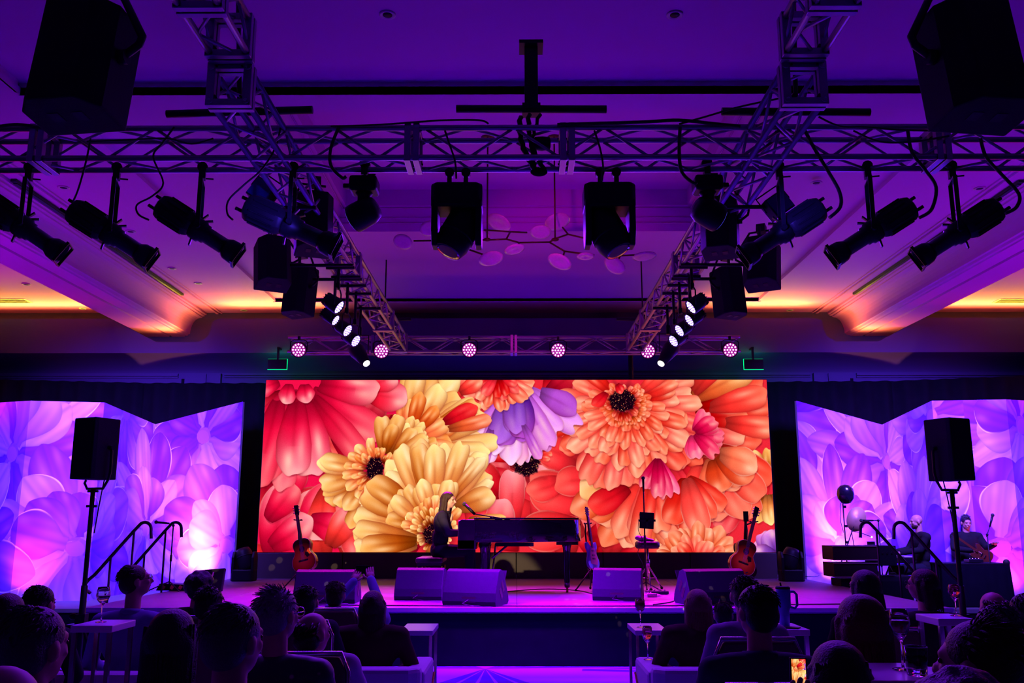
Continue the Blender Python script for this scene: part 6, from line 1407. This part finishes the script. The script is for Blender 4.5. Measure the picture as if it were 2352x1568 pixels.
person('bald bearded musician in a black turtleneck seated in profile facing left', xb + .08, 14.9, zt_, yaw=90, z0=RZ, hair=None, shirt='black', sc=(.01, .01, .014), p=.56, beard='brown', sk=skin2, hyaw=0, hpitch=-6, voxel=.013, width=1.15,
       arms={'L': {'el': (-.22, .10, .84), 'wr': (-.16, .38, .80), 'hd': (0, 1, -.1)}, 'R': {'el': (.22, .10, .84), 'wr': (.16, .38, .80), 'hd': (0, 1, -.1)}},
       legs={'L': [(-.12, .42, .52), (-.12, .44, .10), (-.12, .58, .05)], 'R': [(.12, .42, .52), (.12, .44, .10), (.12, .58, .05)]})
def stool(label, x, y, z, h_):
    g = T('musician_stool', label, 'stool', (x, y, z)); MB().lathe([(0, h_ - .06), (.16, h_ - .06), (.17, h_ - .02), (.15, h_), (0, h_)], n=20).build('seat', blackplastic, g); MB().tube((0, 0, .1), (0, 0, h_ - .05), .02).build('post', blackmetal, g)
    for a in (0, 120, 240): MB().tube((0, 0, .16), (.22 * math.cos(R(a)), .22 * math.sin(R(a)), .014), .011).build('leg', blackmetal, g)
stool('round black stool under the bald musician', xb + .10, 14.9, RZ, .46)
g = T('keyboard', 'dark stage keyboard on a stand in front of the bald musician', 'keyboard', (xb - .42, 14.9, RZ))
MB().box((0, 0, .70), (.30, 1.1, .09)).build('body', blackplastic, g, bev=.01)
m = MB()
for i in range(40): m.box((.09, -.48 + i * .0238, .75), (.12, .022, .014))
m.build('white_key', mat('ivory', (.7, .68, .62), .3), g, kind='stuff')
for s in (-1, 1): m = MB(); m.tube((-.16, s * .35, 0), (.16, s * .35, .65), .014); m.tube((.16, s * .35, 0), (-.16, s * .35, .65), .014); m.build('stand_frame', blackmetal, g)
g = T('amplifier', 'low black amplifier and covers in front of the bald musician', 'amplifier', (xat(2050, 1330, 14.2) + .05, 14.35, RZ)); MB().box((0, 0, .24), (.5, .34, .48)).build('cabinet', speakerpaint, g, bev=.02); MB().box((0, -.175, .22), (.44, .01, .36)).build('grille', grillem, g); MB().path([(-.08, 0, .48), (-.06, 0, .51), (.06, 0, .51), (.08, 0, .48)], .008, 6).build('handle', rubber, g)
xg = xat(2216, 1184, 15.3); zg = at(2216, 1184, 15.3).z
person('musician with spiky dark hair in black, facing the audience with a guitar', xg, 15.3, zg, yaw=176, z0=RZ, hair='quiff', hc='black', shirt='black', sc=(.01, .012, .02), p=.58, hpitch=-10, sk=skin2, voxel=.013, width=1.1,
       arms={'L': {'el': (-.27, .08, .86), 'wr': (-.30, .30, .92), 'hd': (.1, .6, .3)}, 'R': {'el': (.26, .10, .86), 'wr': (.05, .27, .82), 'hd': (-.8, .3, -.1)}},
       legs={'L': [(-.13, .36, .56), (-.13, .42, .10), (-.13, .56, .05)], 'R': [(.13, .36, .56), (.13, .42, .10), (.13, .56, .05)]})
stool('round black stool under the guitarist in black', xg, 15.28, RZ, .47)
gg = guitar
def held_guitar():
    a = Vector((xg + .20, 15.0, RZ + .66)); tp_ = Vector((xg - .40, 14.94, RZ + 1.08)); g = T('electric_guitar', 'dark electric guitar held across the body of the spiky-haired musician', 'guitar', a)
    ax = (tp_ - a).normalized(); f = Vector((0, -1, 0)); f = (f - ax * f.dot(ax)).normalized(); x_ = ax.cross(f); g.rotation_euler = Matrix((x_, -f, ax)).transposed().to_euler(); g.scale = (.78,) * 3
    m = MB(); m.prism(gbody('electric'), .04, Matrix(((1, 0, 0, 0), (0, 0, 1, -.02), (0, 1, 0, 0), (0, 0, 0, 1)))); m.build('body', brownwood, g, bev=.004)
    MB().box((0, -.03, .60), (.045, .02, .52)).build('neck', brownwood, g); MB().box((0, -.03, .92), (.065, .018, .15)).build('headstock', ebony, g)
    for zz in (.16, .24): MB().box((0, -.028, zz), (.07, .012, .02)).build('pickup', chrome, g)
held_guitar()
g = T('skirted_table', 'table covered by a black floor-length skirt at the far right of the riser', 'table', (xat(2235, 1330, 14.5), 14.62, RZ)); th = at(2235, 1293, 14.4).z - RZ
MB().box((0, 0, th - .015), (1.05, .5, .03)).build('tabletop', blackplastic, g, bev=.004)
m = MB(); P = []
per = [(-.52, -.25), (.52, -.25), (.60, .25), (-.52, .25), (-.52, -.25)]
for (xa, ya), (xb_, yb_) in zip(per, per[1:]):
    L = math.hypot(xb_ - xa, yb_ - ya); n = int(L / .03)
    for i in range(n): P.append((xa + (xb_ - xa) * i / n, ya + (yb_ - ya) * i / n))
n = len(P); vs = []
for j, z in enumerate((th - .03, .01)):
    for i, (x, y) in enumerate(P): k_ = 1 + (j * .05) + (.02 * (j + .5)) * math.sin(i * 1.3); vs.append((x * k_, y * k_, z))
m.add(vs, [(i, (i + 1) % n, n + (i + 1) % n, n + i) for i in range(n)], True); m.build('skirt', drapem, g)
MB().ell((.50, -.2, th + .01), (.05, .05, .05)).build('cable_bundle', rubber, g)
g = T('small_mixer', 'small mixer with pale knobs lying on the black-skirted table', 'mixer', (xat(2240, 1290, 14.5), 14.55, RZ + th)); MB().box((0, 0, .03), (.22, .18, .05)).build('housing', blackplastic, g, bev=.006)
for i in range(4): MB().tube((-.07 + .045 * i, -.03, .055), (-.07 + .045 * i, -.03, .07), .010).build('knob', chrome, g)
